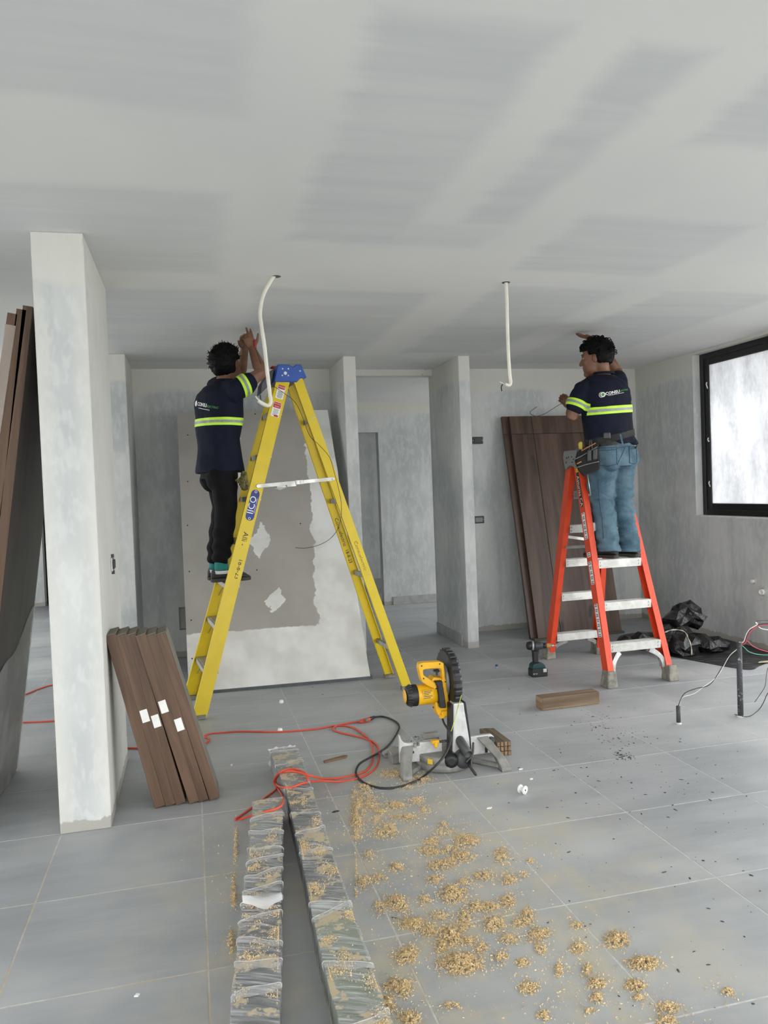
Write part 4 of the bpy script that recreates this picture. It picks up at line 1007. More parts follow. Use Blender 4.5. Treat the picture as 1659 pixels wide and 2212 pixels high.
    def slab(poly, d, th, nm, mat, par, bev=.008):
        q = [P(x, y, d) for x, y in poly]; n = len(q); m = MB(); b = [p+V*th for p in q]
        m.add(q+b, [tuple(range(n)), tuple(range(2*n-1, n-1, -1))]+[(i, n+i, n+(i+1) % n, (i+1) % n) for i in range(n)]); return m.build(nm, mat, par, bevel=bev, seg=2)
    po = slab([(1246, 976), (1262, 966), (1292, 957), (1296, 990), (1295, 1014), (1277, 1021), (1260, 1029), (1248, 1015), (1241, 996)], dP, .085, 'pouch', M_POUCH, tb)
    slab([(1245, 990), (1293, 972), (1295, 1014), (1260, 1028), (1248, 1014)], dP-.025, .03, 'front_pocket', M_POUCH, po)
    for (x, y) in ((1273, 986), (1285, 983)): slab([(x-5, y-13), (x+5, y-15), (x+5, y+9), (x-5, y+11)], dP-.045, .03, 'tool_pocket', M_DKGREY, po)
    M_PIPING = simple('orange_piping', (.45, .17, .08), .7); M_PIPG = simple('grey_piping', (.22, .22, .21), .7)
    MB().tube(spline([P(1256, 974, dP-.03), P(1270, 966, dP-.03), P(1287, 957, dP-.03)], 5), .004, 6).build('piping', M_PIPING, po); MB().tube([P(1246, 1002, dP-.03), P(1256, 997, dP-.03)], .005, 6).build('piping', M_PIPING, po)
    MB().tube(spline([P(1242, 992, dP-.03), P(1258, 984, dP-.03), P(1290, 965, dP-.03)], 5), .003, 6).build('piping', M_PIPG, po); MB().tube(spline([P(1246, 1010, dP-.03), P(1268, 1003, dP-.03), P(1294, 997, dP-.03)], 5), .003, 6).build('piping', M_PIPG, po)
    slab([(1248, 958), (1254, 953), (1258, 955), (1258, 972), (1250, 970)], dP-.01, .05, 'tape_measure', simple('yellow_tape_case', (.42, .33, .03), .5), po)
    for (x0, y0, x1, y1) in ((1273, 972, 1274, 952), (1279, 970, 1277, 951)): MB().limb([P(x0, y0, dP-.01), P(x1, y1, dP-.01)], [.006, .004], 6).build('plier_grip', M_DKGREY, po)
    MB().tube([P(1269, 1024, dP-.012), P(1276, 1071, dP-.012)], [.0035, .003], 6).build('screwdriver_shaft', M_STEEL, po)
    # shoes on the step
    zs = .886
    for nm, hx, hy, d, tx, ty in (('shoe', 1334, 1205, -.03, 1262, 1207), ('shoe', 1381, 1203, .05, 1322, 1203)):
        hp = P(hx, hy, d); tp_ = P(tx, ty, d+.13); shoe(nm, hp, tp_, zs, pe, M_SHOE)
    # wire in the left hand
    hd = P(1222, 868, .12)
    wpts = spline([hd, P(1205, 876, .10), P(1180, 892, .1), P(1160, 899, .1), P(1147, 895, .1), P(1146, 889, .1), P(1155, 882, .1), P(1161, 878, .1)], 6)
    wi = MB().tube(wpts, .0022, 5).build('thin_wire', simple('dark_wire', (.02, .02, .02), .5), None)
    tag(wi, 'thin dark wire held in the left hand of the person on the orange ladder', 'wire')
make_B()

# ---------------------------------------------------------------- person on the yellow ladder
def make_A():
    ref = Vector((0.2, 5.47, 0)); V = Vector((.045, .999, 0)).normalized(); Lf = Vector((-V.y, V.x, 0)); up = Vector((0, 0, 1))
    P = lambda x, y, d=0.0: at_pl(x, y, ref+V*d, V)
    pe = empty('person', (.2, 5.47, .866), 'person in navy T-shirt and black trousers on the yellow ladder, hands at the ceiling', 'person')
    def yaw(a): a = math.radians(a); return V*math.cos(a)+Lf*math.sin(a)
    ft = yaw(-58); lt = Vector((-ft.y, ft.x, 0)); fp = yaw(-72); lp = Vector((-fp.y, fp.x, 0))
    rh, rk, ra_ = P(476, 1010, -.08), P(488, 1100, -.08), P(478, 1210, -.07)
    lh, lk, la = P(468, 1010, .09), P(481, 1098, .09), P(466, 1208, .08)
    rsd, re, rw = P(507, 842, -.17), P(565, 806, -.13), P(545, 754, .0)
    lsd, le, lw = P(468, 838, .17), P(517, 816, .24), P(529, 752, .10)
    nb = P(484, 826, .0); hc = P(490, 784, .02)
    tc = [P(474, 1010, 0), P(472, 960, 0), P(474, 915, 0), P(473, 875, 0), P(475, 848, 0), P(482, 828, 0)]
    mb = MB(); mb.rings([ering(c, lt, ft, a, b) for c, a, b in zip(tc, (.15, .15, .165, .18, .16, .08), (.10, .10, .105, .11, .095, .065))])
    mb.limb([rh, rk, ra_], [.08, .055, .04], 12); mb.limb([lh, lk, la], [.08, .055, .04], 12); mb.limb([P(474, 1000, 0), P(472, 960, 0)], [.09, .11], 14)
    hf = (yaw(-42)+up*.42).normalized(); hl = up.cross(hf).normalized(); hu = hf.cross(hl)
    mb.limb([nb-up*.03, lerp(nb, hc, .5), hc-hu*.04-hf*.02], [.06, .056, .055], 14)
    Rm = head(mb, hc, hf, hl, hu, 1.0)
    mb.limb([rsd, lerp(rsd, re, .55), re, lerp(re, rw, .3), rw], [.055, .050, .043, .044, .028], 12)
    mb.limb([lsd, lerp(lsd, le, .5), le, lerp(le, lw, .3), lw], [.055, .048, .042, .043, .028], 12)
    tip = at_z(534, 716, HC-.030)
    hand(mb, rw, tip-rw+Lf*.01, V, -Lf, ((.25, .1, .55, .8), (.2, .1, .7, .9), (.2, .1, .6, .8)), .05, (.65, .85, .0), .95)
    hand(mb, lw, tip-lw+Lf*.025, V*-1-Lf*.4, Lf, (.35, .5, .4), .04, (.8, .6, .3), .95)
    body = baked('body', mb, .0052, 3, M_SKIN, pe); facial(hc, Rm, body); hair('hair', hc, Rm, pe, .126, 0.0, 11, 1.0)
    ms = MB(); ms.rings([ering(c, lt, ft, a, b, 28) for c, a, b in ((P(476, 1022, 0), .182, .158), (P(474, 990, 0), .174, .146), (P(471, 950, 0), .168, .135), (P(474, 905, 0), .190, .145), (P(473, 870, 0), .200, .143), (P(474, 850, 0), .198, .128), (P(478, 834, 0), .16, .10), (P(483, 825, 0), .08, .07))])
    ms.limb([lerp(rsd, nb, .35)-up*.01, rsd-up*.012, lerp(rsd, re, .22)-up*.008, lerp(rsd, re, .42)-up*.006], [.078, .082, .080, .080], 16)
    ms.limb([lerp(lsd, nb, .35)-up*.01, lsd, lerp(lsd, le, .4), lerp(lsd, le, .6)], [.075, .08, .075, .072], 16)
    def wr(p):
        r = abs(noise.noise(Vector((p.x*6+p.z*5, p.y*6-p.z*3, p.z*3.5+9)))); sd = max(0, min(1, (2.25-p.z)/.3))
        return noise.noise(Vector((p.x*8, p.y*8, p.z*4)))*.007-.010*(.4-r)+noise.noise(p*25)*.0015+.004*sd*math.sin(p.x*30+p.z*9+4*noise.noise(p*4))
    sh = baked('tshirt', ms, .0075, 5, M_NAVY, pe, wr)
    armax = (re-rsd).normalized()
    def is_arm(c):
        t = (c-rsd).dot(armax); r = (c-(rsd+armax*t)).length; return t > .012 and r < .10 and (c-nb).dot(-lt) > .10
    bn = (up+Lf*.0-lt*.02).normalized(); bc = P(475, 911, -.1)
    b1 = band('reflective_band', sh, bc, bn, .026, .0025, M_LIME, sh); band('silver_stripe', sh, bc, bn, .009, .0042, M_SILVER, b1)
    ac = lerp(rsd, re, .30)
    b2 = band('reflective_band', sh, ac, (armax-up*.15), .026, .0025, M_LIME, sh, is_arm); band('silver_stripe', sh, ac, (armax-up*.15), .009, .0042, M_SILVER, b2, is_arm)
    MB().tube([p for p in ering(nb+up*.008, lt, ft, .075, .068, 20)]+[nb+up*.008+lt*.075], .009, 8).build('collar', M_NAVY, sh)
    bv = bvh_of(sh); ex = (P(463, 880, -.2)-P(436, 870, -.4)); bd_ = -ft
    ctr = P(446, 873, -.12); exb = (-lt-up*.22).normalized(); exb = (exb-bd_*exb.dot(bd_)).normalized(); eyb = (up-exb*up.dot(exb)).normalized(); tw = ft
    src = tc[3]+up*(ctr.z-tc[3].z)-ft*.35
    k0 = (ctr-src).dot(-lt)
    decal('lettering', text_mesh('CONSU', .034, 0, .025), src-lt*(k0*.22), exb, eyb, bv, .003, M_PAPER, sh, tw); decal('lettering', text_mesh('ELECTRIC', .019, 0, .012), src-lt*(k0*.22)+exb*.103-eyb*.003, exb, eyb, bv, .003, M_GREENINK, sh, tw)
    decal('underline', gridpoly(-.06, .07, -.0017, .0017, 16, 1), src-lt*(k0*.22)+exb*.02-eyb*.026, exb, eyb, bv, .003, M_PAPER, sh, tw)
    disc = lambda r: polymesh([(r*math.cos(2*PI*i/20), r*math.sin(2*PI*i/20)) for i in range(20)])
    decal('emblem_disc', disc(.020), src-lt*(k0*.22)-exb*.088, exb, eyb, bv, .003, M_PAPER, sh, tw)
    # trousers
    mj = MB(); mj.rings([ering(c, lp, fp, a, b, 24) for c, a, b in ((P(473, 985, 0), .140, .105), (P(473, 1008, 0), .150, .115), (P(473, 1035, 0), .152, .125))])
    for b in (-1, 1): mj.ell(P(474, 1034, 0)+lp*(.066*b)-fp*.035, (.082, .082, .095), Matrix((lp, fp, up)).transposed(), 16, 10)
    mj.limb([rh-up*.03, lerp(rh, rk, .5)+fp*.012, rk, lerp(rk, ra_, .5), ra_+up*.02], [.105, .092, .075, .070, .062], 16); mj.limb([lh-up*.03, lerp(lh, lk, .5)+fp*.012, lk, lerp(lk, la, .5), la+up*.02], [.105, .092, .075, .070, .062], 16)
    def wj(p):
        low = max(0, min(1, (1.35-p.z)/.3)); return (.002+.0055*low)*math.sin(p.z*62+5*noise.noise(Vector((p.x*5, p.y*5, p.z*3)))+p.x*12)+.004*noise.noise(p*11)
    tr = baked('trousers', mj, .007, 3, M_BLKTR, pe, wj)
    # work glove hanging from the pocket
    g0 = P(524, 1035, -.16)
    gl = MB()
    for k in range(4): gl.limb([g0+up*.01+Lf*(.004*k), g0+Lf*(.045-.012*k)-up*(.008+.014*k)+V*.0], [.008, .007], 8)
    gl.limb([g0+up*.035-Lf*.01, g0-up*.05-Lf*.012], [.022, .030], 10)
    gl.build('glove', simple('yellow_black_glove', (.10, .085, .02), .8, var=.9, scale=50), tr)
    zs = .868
    for hx, hy, d, tx, ty, c in ((456, 1250, -.065, 541, 1250, ra_), (449, 1250, .085, 534, 1250, la)):
        hp, tp_ = P(hx, hy, d), P(tx, ty, d+.03)
        so = shoe('shoe', hp, tp_, zs, pe, M_SHOEG)
        MB().tube([c-up*.075, c-up*.045, c-up*.005, c+up*.03], [.050, .047, .046, .05], 14).build('sock', M_TEAL, so); MB().tube([c-up*.092, c-up*.07], [.050, .0505], 14).build('sock_band', M_SOCKW, so)
    # screwdriver held overhead
    q = P(551, 746, -.02); tl = MB().limb([q-up*.035, q+up*.03], [.009, .011], 8).build('screwdriver', M_REDGRIP, None)
    tag(tl, 'small red screwdriver handle in the raised hand under the ceiling', 'screwdriver')
make_A()
# ================================================================== MITRE SAW (seen from behind)
M_SAWY = simple('yellow_tool_plastic', (.80, .43, .010), .4, var=.08); M_CASTAL = simple('cast_aluminium', (.58, .58, .57), .42, metal=.35, var=.12, scale=25, bump=.15); M_GREYAL = simple('grey_painted_casting', (.23, .225, .21), .55, var=.2, scale=20)
sw = empty('mitre_saw', (1.24, 3.85, 0), 'yellow and black mitre saw with grey cast base standing on the floor', 'saw')
S = lambda px, py, y=3.80: at_y(px, py, y)
# turntable and base
MB().lathe((1.232, 3.845, 0), Z, [(.130, .004), (.143, .008), (.145, .036), (.139, .039), (.139, .043), (.145, .046), (.145, .078), (.135, .082)], 40).build('turntable', M_GREYAL, sw)
MB().prism([(-.262, .0), (-.262, .052), (-.12, .068), (.12, .068), (.262, .052), (.262, .0), (.20, .0), (.19, .03), (-.19, .03), (-.20, 0)], (1.235, 3.93, .002), X, Z, Yv, .10).build('base_casting', M_GREYAL, sw, bevel=.004)
for sx, foot in ((-1, (.990, 3.715, 0)), (1, (1.497, 3.665, 0))):
    f = Vector(foot); a = Vector((1.235+sx*.155, 3.87, .10))
    top = Vector((1.235+sx*.215, 3.84, .135))
    m = MB(); ring = lambda c, wx, wy, wz=0: [c+Vector((-wx, -wy, 0)), c+Vector((wx, -wy, 0)), c+Vector((wx, wy, 0)), c+Vector((-wx, wy, 0))]
    m.rings([ring(f, .026, .034), ring(f+Vector((0, .004, .020)), .026, .032), ring(f+Vector((-sx*.012, .045, .06)), .024, .03), ring(top+Vector((-sx*.012, 0, 0)), .034, .02)], smooth=False).build('base_leg', M_GREYAL, sw, bevel=.006, seg=2)
    m = MB(); c0 = Vector((1.235+sx*.15, 3.82, .012)); m.bar(f+Vector((-sx*.02, .02, .018)), c0, Z, .022, .03).build('base_strut', M_GREYAL, sw, bevel=.005)
    f2 = Vector((1.235+sx*.255, 4.07, 0)); MB().rings([ring(f2, .024, .03), ring(f2+Z*.02, .024, .03), ring(f2+Vector((-sx*.03, -.06, .06)), .018, .03)], smooth=False).build('base_leg', M_GREYAL, sw, bevel=.005)
    MB().box(f+Z*.0015, (.05, .06, .003)).build('rubber_pad', M_BLACK, sw)
# fences
lf = [(.985, .045), (1.165, .040), (1.165, .075), (1.215, .075), (1.215, .138), (1.095, .140), (1.094, .122), (1.078, .122), (1.077, .142), (1.030, .144), (1.010, .150), (.998, .165), (.990, .190), (.985, .190)]
MB().prism(lf, (0, 3.815, 0), X, Z, Yv, .022).build('fence', M_CASTAL, sw, bevel=.003, seg=2)
rf = [(1.505, .040), (1.345, .040), (1.345, .075), (1.335, .075), (1.335, .135), (1.40, .139), (1.49, .139), (1.505, .125)]
MB().prism(rf, (0, 3.815, 0), X, Z, Yv, .022).build('fence', M_CASTAL, sw, bevel=.003, seg=2)
for x, z in ((1.055, .095), (1.452, .098)): MB().bb(x-.007, x+.007, 3.812, 3.816, z-.006, z+.006).build('slot', M_BLACK, sw)
MB().bb(1.452, 1.466, 3.811, 3.816, .045, .075).build('slot', M_BLACK, sw)
MB().bb(1.06, 1.072, 3.80, 3.816, .122, .142).build('fence_block', M_GREYAL, sw); MB().bb(1.475, 1.50, 3.79, 3.815, .10, .128).build('fence_block', M_DKGREY, sw, bevel=.004)
MB().box((1.125, 3.742, .062), (.028, .004, .026), Matrix.Rotation(-.82, 3, 'Z')).build('warning_label', simple('yellow_label', (.75, .50, .03), .6), sw)
MB().box((1.375, 3.80, .055), (.012, .004, .03)).build('warning_label', simple('orange_label', (.65, .25, .06), .6), sw)
# yellow clamp knobs in front of the fence
MB().box((1.165, 3.775, .150), (.040, .03, .018)).box((1.165, 3.765, .138), (.016, .03, .03)).build('clamp_knob', M_SAWY, sw, bevel=.004); MB().cyl((1.185, 3.775, .146), (1.235, 3.775, .146), .006, n=10).build('clamp_rod', M_DKGREY, sw)
MB().bb(1.13, 1.22, 3.86, 3.90, .135, .165).build('sliding_fence', M_GREYAL, sw, bevel=.006)
# pivot housing, arm, spring cover, dust port
MB().lathe((1.295, 3.70, .062), (0, 1, 0), [(.02, -.006), (.044, 0), (.048, .02), (.046, .10)], 24).build('bevel_pivot', M_DKGREY, sw)
MB().lathe((1.225, 3.70, .066), (-.2, -1, 0), [(.018, 0.01), (.036, 0), (.036, -.07)], 18).build('pivot_knob', M_BLACK, sw)
arm = [(1.245, .06), (1.345, .06), (1.342, .15), (1.322, .30), (1.318, .345), (1.262, .345), (1.262, .30)]
MB().prism(arm, (0, 3.74, 0), X, Z, Yv, .075).build('arm_post', M_CASTAL, sw, bevel=.008, seg=2)
MB().prism([(1.318, .345), (1.332, .345), (1.352, .16), (1.356, .07), (1.345, .07), (1.338, .16)], (0, 3.75, 0), X, Z, Yv, .05).build('arm_cover', M_BLACK, sw, bevel=.003)
MB().prism([(1.250, .34), (1.262, .34), (1.254, .16), (1.25, .07), (1.236, .07), (1.240, .16)], (0, 3.75, 0), X, Z, Yv, .06).build('arm_cover', M_BLACK, sw, bevel=.003)
dp0, dp1 = Vector((1.288, 3.75, .155)), Vector((1.302, 3.655, .105))
dd = (dp1-dp0).normalized(); MB().lathe(dp0, dd, [(.022, -.02), (.024, 0), (.024, (dp1-dp0).length), (.020, (dp1-dp0).length), (.019, .02), (.0, .02)], 20).build('dust_port', M_DKGREY, sw)
lv = MB().limb(spline([(1.33, 3.70, .07), (1.31, 3.655, .045), (1.325, 3.625, .012)], 5), [.012]*6+[.008]*5, 8).build('bevel_lever', M_BLACK, sw)
MB().limb(spline([(1.35, 3.71, .14), (1.335, 3.69, .09), (1.30, 3.68, .06)], 5), [.006]*11, 8).build('lever_rod', M_DKGREY, sw)
# blade with guard: disc in the x = const plane
gc = Vector((1.290, 3.895, .435))
MB().lathe(gc, X, [(.0, -.001), (.145, -.001), (.147, 0), (.145, .001), (.0, .001)], 48).build('blade', M_STEEL, sw)
grs = []
N = 40; a0, a1 = math.radians(-62), math.radians(200)
for i in range(N+1):
    a = a0+(a1-a0)*i/N; c, s_ = math.cos(a), math.sin(a); rib = .003 if i % 2 else 0.0
    e = lambda r, x: gc+Vector((x, -c*r, s_*r))
    grs.append([e(.085, -.020), e(.150+rib, -.022), e(.160+rib, -.012), e(.160+rib, .012), e(.150+rib, .024), e(.085, .024), e(.085, .020), e(.146, .020), e(.150, .006), e(.150, -.006), e(.146, -.018), e(.085, -.016)])
gd = MB().rings(grs, smooth=False).build('blade_guard', M_BLACK, sw)
for i in range(1, N, 1):
    if i % 2: continue
    a = a0+(a1-a0)*i/N; c, s_ = math.cos(a), math.sin(a)
    MB().box(gc+Vector((.002, -c*.162, s_*.162)), (.034, .006, .008), Matrix.Rotation(-(PI/2-a) if False else a, 3, 'X') ).build('guard_rib', M_DKGREY, gd)
MB().lathe(gc+X*-.022, -X, [(.02, 0), (.085, 0), (.080, .012), (.03, .016)], 28).build('upper_guard', M_GREYAL, sw)
# gear case, motor, handle
MB().prism([(1.205, .262), (1.255, .250), (1.268, .285), (1.262, .42), (1.25, .452), (1.19, .47), (1.165, .44), (1.19, .40), (1.193, .30)], (0, 3.83, 0), X, Z, Yv, .075).build('gear_case', M_SAWY, sw, bevel=.008, seg=2)
MB().box((1.243, 3.822, .275), (.045, .02, .03)).box((1.222, 3.82, .262), (.03, .02, .02)).build('depth_stop', M_SAWY, sw, bevel=.004)
mo = Vector((1.045, 3.87, .374))
MB().lathe(mo, X, [(.0, .038), (.052, .038), (.054, .05), (.054, .16), (.04, .165)], 30).build('motor_housing', M_SAWY, sw)
ec = MB().lathe(mo, X, [(.0, -.006), (.030, -.004), (.046, .004), (.055, .018), (.057, .05), (.056, .056)], 30).build('motor_end_cap', M_BLACK, sw)
for k in range(20):
    a = 2*PI*k/20; MB().bar(mo+Vector((.004, math.cos(a)*.048, math.sin(a)*.048)), mo+Vector((.024, math.cos(a)*.0585, math.sin(a)*.0585)), Vector((0, -math.sin(a), math.cos(a))), .006, .004).build('vent_rib', M_DKGREY, ec)
MB().lathe(mo+X*-.0062, -X, [(.0, .001), (.034, .001), (.036, 0)], 20).build('end_badge', M_SAWY, ec)
MB().box(mo+Vector((.105, -.053, .012)), (.055, .004, .048)).build('rating_plate', simple('amber_rating_plate', (.72, .42, .012), .5), sw)
for k in range(5): MB().bb(mo.x+.082, mo.x+.082+.046-.01*(k % 3), mo.y-.0562, mo.y-.0550, mo.z+.028-.009*k, mo.z+.031-.009*k).build('print_line', M_DKGREY, sw)
# D-handle traced as outer and inner outlines
def px2(pts, y): return [(q.x, q.z) for q in [S(820+a*.217, 1380+b*.217, y) for a, b in pts]]
outer = px2([(388, 290), (395, 250), (425, 238), (600, 228), (640, 240), (648, 300), (655, 390), (670, 430), (660, 480), (600, 560), (545, 500), (480, 470), (420, 430), (405, 380)], 3.82)
inner = px2([(436, 330), (436, 312), (455, 305), (520, 300), (600, 296), (615, 305), (622, 350), (630, 405), (615, 425), (585, 430), (560, 432), (530, 425), (490, 395), (440, 365)], 3.82)
m = MB(); n = 14
vs = [Vector((x, 3.82, z)) for x, z in outer]+[Vector((x, 3.82, z)) for x, z in inner]+[Vector((x, 3.865, z)) for x, z in outer]+[Vector((x, 3.865, z)) for x, z in inner]
fs = []
for i in range(n):
    j = (i+1) % n
    fs += [(i, j, n+j, n+i), (2*n+i, 3*n+i, 3*n+j, 2*n+j), (i, 2*n+i, 2*n+j, j), (n+i, n+j, 3*n+j, 3*n+i)]
hd = m.add(vs, fs).build('handle', M_SAWY, sw, bevel=.005, seg=2)
q = S(820+565*.217, 1380+318*.217, 3.835); MB().box(q, (.034, .02, .012), Matrix.Rotation(.15, 3, 'Y')).build('trigger', M_BLACK, hd, bevel=.004)
for a, b in ((418, 270), (598, 250), (438, 395), (655, 428), (562, 496), (582, 635), (535, 682)):
    q = S(820+a*.217, 1380+b*.217, 3.82); MB().cyl(q+Yv*.001, q-Yv*.002, .004, n=8).build('screw', M_BLACK, hd)
bl_ = px2([(550, 425), (625, 418), (632, 470), (655, 620), (662, 690), (600, 690), (590, 600), (575, 480)], 3.805)
bp = MB().prism(bl_, (0, 3.803, 0), X, Z, Yv, .03).build('black_cover', M_BLACK, sw, bevel=.004)
for k in range(3):
    a, b = S(820+(588+14*k)*.217, 1380+480*.217, 3.802), S(820+(606+14*k)*.217, 1380+610*.217, 3.802); MB().bar(a, b, Yv, .004, .003).build('groove', M_DKGREY, bp)
# string tied on the guard
MB().tube(spline([S(997, 1501, 3.74), S(990, 1527, 3.735), S(984, 1550, 3.73), S(976, 1575, 3.73), S(974, 1580, 3.73)], 5), .002, 5).build('string', simple('lime_string', (.55, .62, .08), .7), sw)
# power cord: from the motor body, behind the base, over the floor to the plug
M_CORD = simple('black_rubber_cord', (.022, .023, .024), .55)
G = lambda px, py, z=.006: at_z(px, py, z)
cpath = [S(954, 1545, 3.86), S(959, 1562, 3.80), S(968, 1577, 3.74), S(974, 1596, 3.70), S(970, 1613, 3.69), S(958, 1635, 3.64), S(940, 1655, 3.60), G(915, 1677, .012), G(888, 1692), G(850, 1702), G(815, 1701), G(785, 1690), G(769, 1672), G(776, 1651, .012), G(800, 1636, .014), G(825, 1622), G(842, 1607), G(858, 1583), G(862, 1568), G(850, 1556), G(828, 1548), G(808, 1549)]
MB().tube(spline(cpath, 7), .0056, 8).build('power_cord', M_CORD, sw)
MB().limb([G(808, 1549, .010), G(797, 1554, .012)], [.009, .013], 10).build('plug', M_BLACK, sw)

# ================================================================== EXTENSION CORD
M_REDC = simple('red_orange_cord', (.62, .075, .035), .5, var=.08)
ec_ = empty('extension_cord', G(700, 1570, 0), 'long red extension cord running and looping across the floor', 'extension cord')
R_ = .0052
def gz(*a): return at_z(a[0], a[1], a[2] if len(a) > 2 else R_)
bh = .113
path = [(-60, 1470), (0, 1520), (50, 1502), (90, 1486), (118, 1479), (180, 1470), (235, 1490), (282, 1540), (300, 1575), (270, 1590), (230, 1600), (180, 1570), (120, 1558), (60, 1561), (0, 1562), (-60, 1575), (-90, 1600), (-40, 1618), (120, 1617), (282, 1616), (340, 1617), (420, 1612), (446, 1604), (452, 1596), (441, 1591), (455, 1585), (520, 1580), (600, 1581), (680, 1575), (722, 1568), (760, 1571), (788, 1589), (803, 1608), (806, 1635), (799, 1656), (780, 1670), (735, 1680), (700, 1682, .03), (672, 1676, bh), (640, 1667, bh), (615, 1667, bh), (598, 1678, .06), (596, 1692, .03), (606, 1700, .09), (628, 1701, bh), (655, 1692, bh), (690, 1687, .05), (735, 1688), (780, 1679), (812, 1658), (819, 1628), (812, 1607), (785, 1594), (742, 1584), (720, 1577), (724, 1569), (752, 1562), (782, 1558)]
MB().tube(spline([gz(*q) for q in path[18:]], 7), R_, 8).build('cable', M_REDC, ec_)
MB().tube(spline([gz(*q) for q in ((-40, 1528), (20, 1513), (50, 1502), (90, 1486), (118, 1479), (160, 1474), (200, 1490))], 7), R_, 8).build('cable', M_REDC, ec_)
MB().tube(spline([gz(*q) for q in ((-40, 1563), (40, 1561), (90, 1559), (160, 1556), (215, 1566))], 7), R_, 8).build('cable', M_REDC, ec_)
# slack bight over the wrapped beams
MB().tube(spline([gz(*q) for q in ((666, 1684, bh), (655, 1668, bh), (630, 1661, bh), (605, 1668, bh), (592, 1686, .05), (597, 1704), (575, 1722), (548, 1742), (520, 1762), (508, 1771), (522, 1769), (552, 1759, .08), (580, 1752, bh), (603, 1744, bh), (611, 1732, bh), (609, 1718, .05), (600, 1703))], 7), R_, 8).build('cable', M_REDC, ec_)
MB().limb([gz(780, 1558.5, .012), gz(797, 1554, .012)], [.012, .014], 10).build('socket', M_REDC, ec_); MB().limb([gz(790, 1556, .020), gz(794, 1554.5, .020)], [.008, .008], 8).build('socket_face', simple('green_grey_insert', (.12, .18, .15), .5), ec_)

# ================================================================== WRAPPED BEAMS
M_BEAMG = simple('grey_profile', (.20, .205, .20), .6, var=.2, scale=6); M_BEAMD = simple('dark_grey_profile', (.075, .078, .082), .6, var=.2, scale=6); M_BEAMN = simple('green_grey_profile', (.155, .185, .125), .6, var=.2, scale=6)
def mat_wrap(name, dust=.35):
    t = NT(name, .28, 0, .6); p = t.obj(); rot = t.node('ShaderNodeMapping'); t.set(rot.inputs[0], p); rot.inputs['Rotation'].default_value = (0, 0, .45); n = t.noise(t.scale(rot.outputs[0], (7, 95, 12)), 1, 2, .6, .3); n2 = t.noise(p, 5, 3)
    d = t.ramp(t.noise(p, 11, 4, .7), .50, .60, 0, dust); sp = t.sep(t.node('ShaderNodeNewGeometry').outputs['Normal'])[2]
    d = t.math('MULTIPLY', d, t.ramp(sp, .5, .9))
    t.color(t.mix(d, (.70, .71, .72), (.52, .42, .26))); a = t.ramp(t.math('ADD', t.math('MULTIPLY', n, .7), t.math('MULTIPLY', n2, .4)), .41, .82, .12, .80)
    t.set(t.b.inputs['Alpha'], t.math('MAXIMUM', a, d)); t.bump(n, .35, .004); return t.m
M_WRAP = mat_wrap('dusty_stretch_film', .9)
M_OVERLAP = mat_film('film_overlap_plastic', (.80, .80, .81), .26)
M_WRAPEDGE = mat_film('stretch_film_edge', (.82, .82, .82), .75)
def beam(lab, stations, h, secs, folds, seed):
    """stations: list of (left px, right px) of the top edges; secs: (t0, t1, material)"""
    Ls = [at_z(*a, h) for a, b in stations]; Rs = [at_z(*b, h) for a, b in stations]
    e = empty('wrapped_beam', (Ls[0]+Rs[0])*.5-Z*h, lab, 'beam', 'wrapped beams on the floor')
    rnd = random.Random(seed); cum = [0]
    for i in range(1, len(Ls)): cum.append(cum[-1]+((Ls[i]+Rs[i])*.5-(Ls[i-1]+Rs[i-1])*.5).length)
    T = cum[-1]
    def at(t):
        s = t*T; i = max(k for k in range(len(cum)) if cum[k] <= s+1e-9); i = min(i, len(cum)-2); f = (s-cum[i])/(cum[i+1]-cum[i]); return Ls[i].lerp(Ls[i+1], f), Rs[i].lerp(Rs[i+1], f)
    def ring(t, g, nz=0.0):
        l, r = at(t); d = (r-l).normalized(); out = []
        pts = [(l-d*g+Z*g), (l*.5+r*.5+Z*(g+.003)), (r+d*g+Z*g), (r+d*g-Z*(h*.5)), (r+d*g-Z*(h-.001)), (l-d*g-Z*(h-.001)), (l-d*g-Z*(h*.5))]
        return [p+Vector((noise.noise(p*9+Vector((seed, 0, 0))), noise.noise(p*9+Vector((0, seed, 5))), noise.noise(p*9+Vector((3, 0, seed)))))*nz if p.z > .02 else p for p in pts]
    for (t0, t1, mat) in secs:
        MB().rings([ring(t0+(t1-t0)*k/6, 0) for k in range(7)], smooth=False).build('profile', mat, e, bevel=.002)
    fm = MB(); n = 60
    fm.rings([ring(t/n, .004, .006) for t in range(n+1)], smooth=False); fm.build('film', M_WRAP, e)
    for t in folds:
        dt = rnd.uniform(-.022, .022)
        l, r = ring(t, .006), ring(t+dt, .006); pts = [l[0]*.6+l[6]*.4, l[0], (l[0]*.7+r[2]*.3)+Z*.003, (l[0]*.3+r[2]*.7)+Z*.004, r[2], r[2]*.6+r[3]*.4]
        pts = spline([p+Vector((0, rnd.uniform(-.014, .014), 0)) for p in pts], 4)
        bdir = ((at(min(1, t+.01))[0]-at(max(0, t-.01))[0]).normalized()); wdt = rnd.uniform(.018, .05); nn_ = len(pts)
        rb = [[p+Z*.0012, p+bdir*(wdt*(.35+.65*math.sin(PI*(_k+.5)/nn_)+.25*noise.noise(p*30)))*.5+Z*.0022, p+bdir*(wdt*(.35+.65*math.sin(PI*(_k+.5)/nn_)+.3*noise.noise(p*25)))+Z*.0006] for _k, p in enumerate(pts)]
        MB().rings(rb, cap=False, closed=False).build('film_overlap', M_OVERLAP, e)
        MB().tube(pts, [.5*rnd.uniform(.0008, .0028)*min(1, .15+min(_k, len(pts)-1-_k)*.3) for _k in range(len(pts))], 5).build('film_fold', M_WRAPEDGE, e)
    return e, at
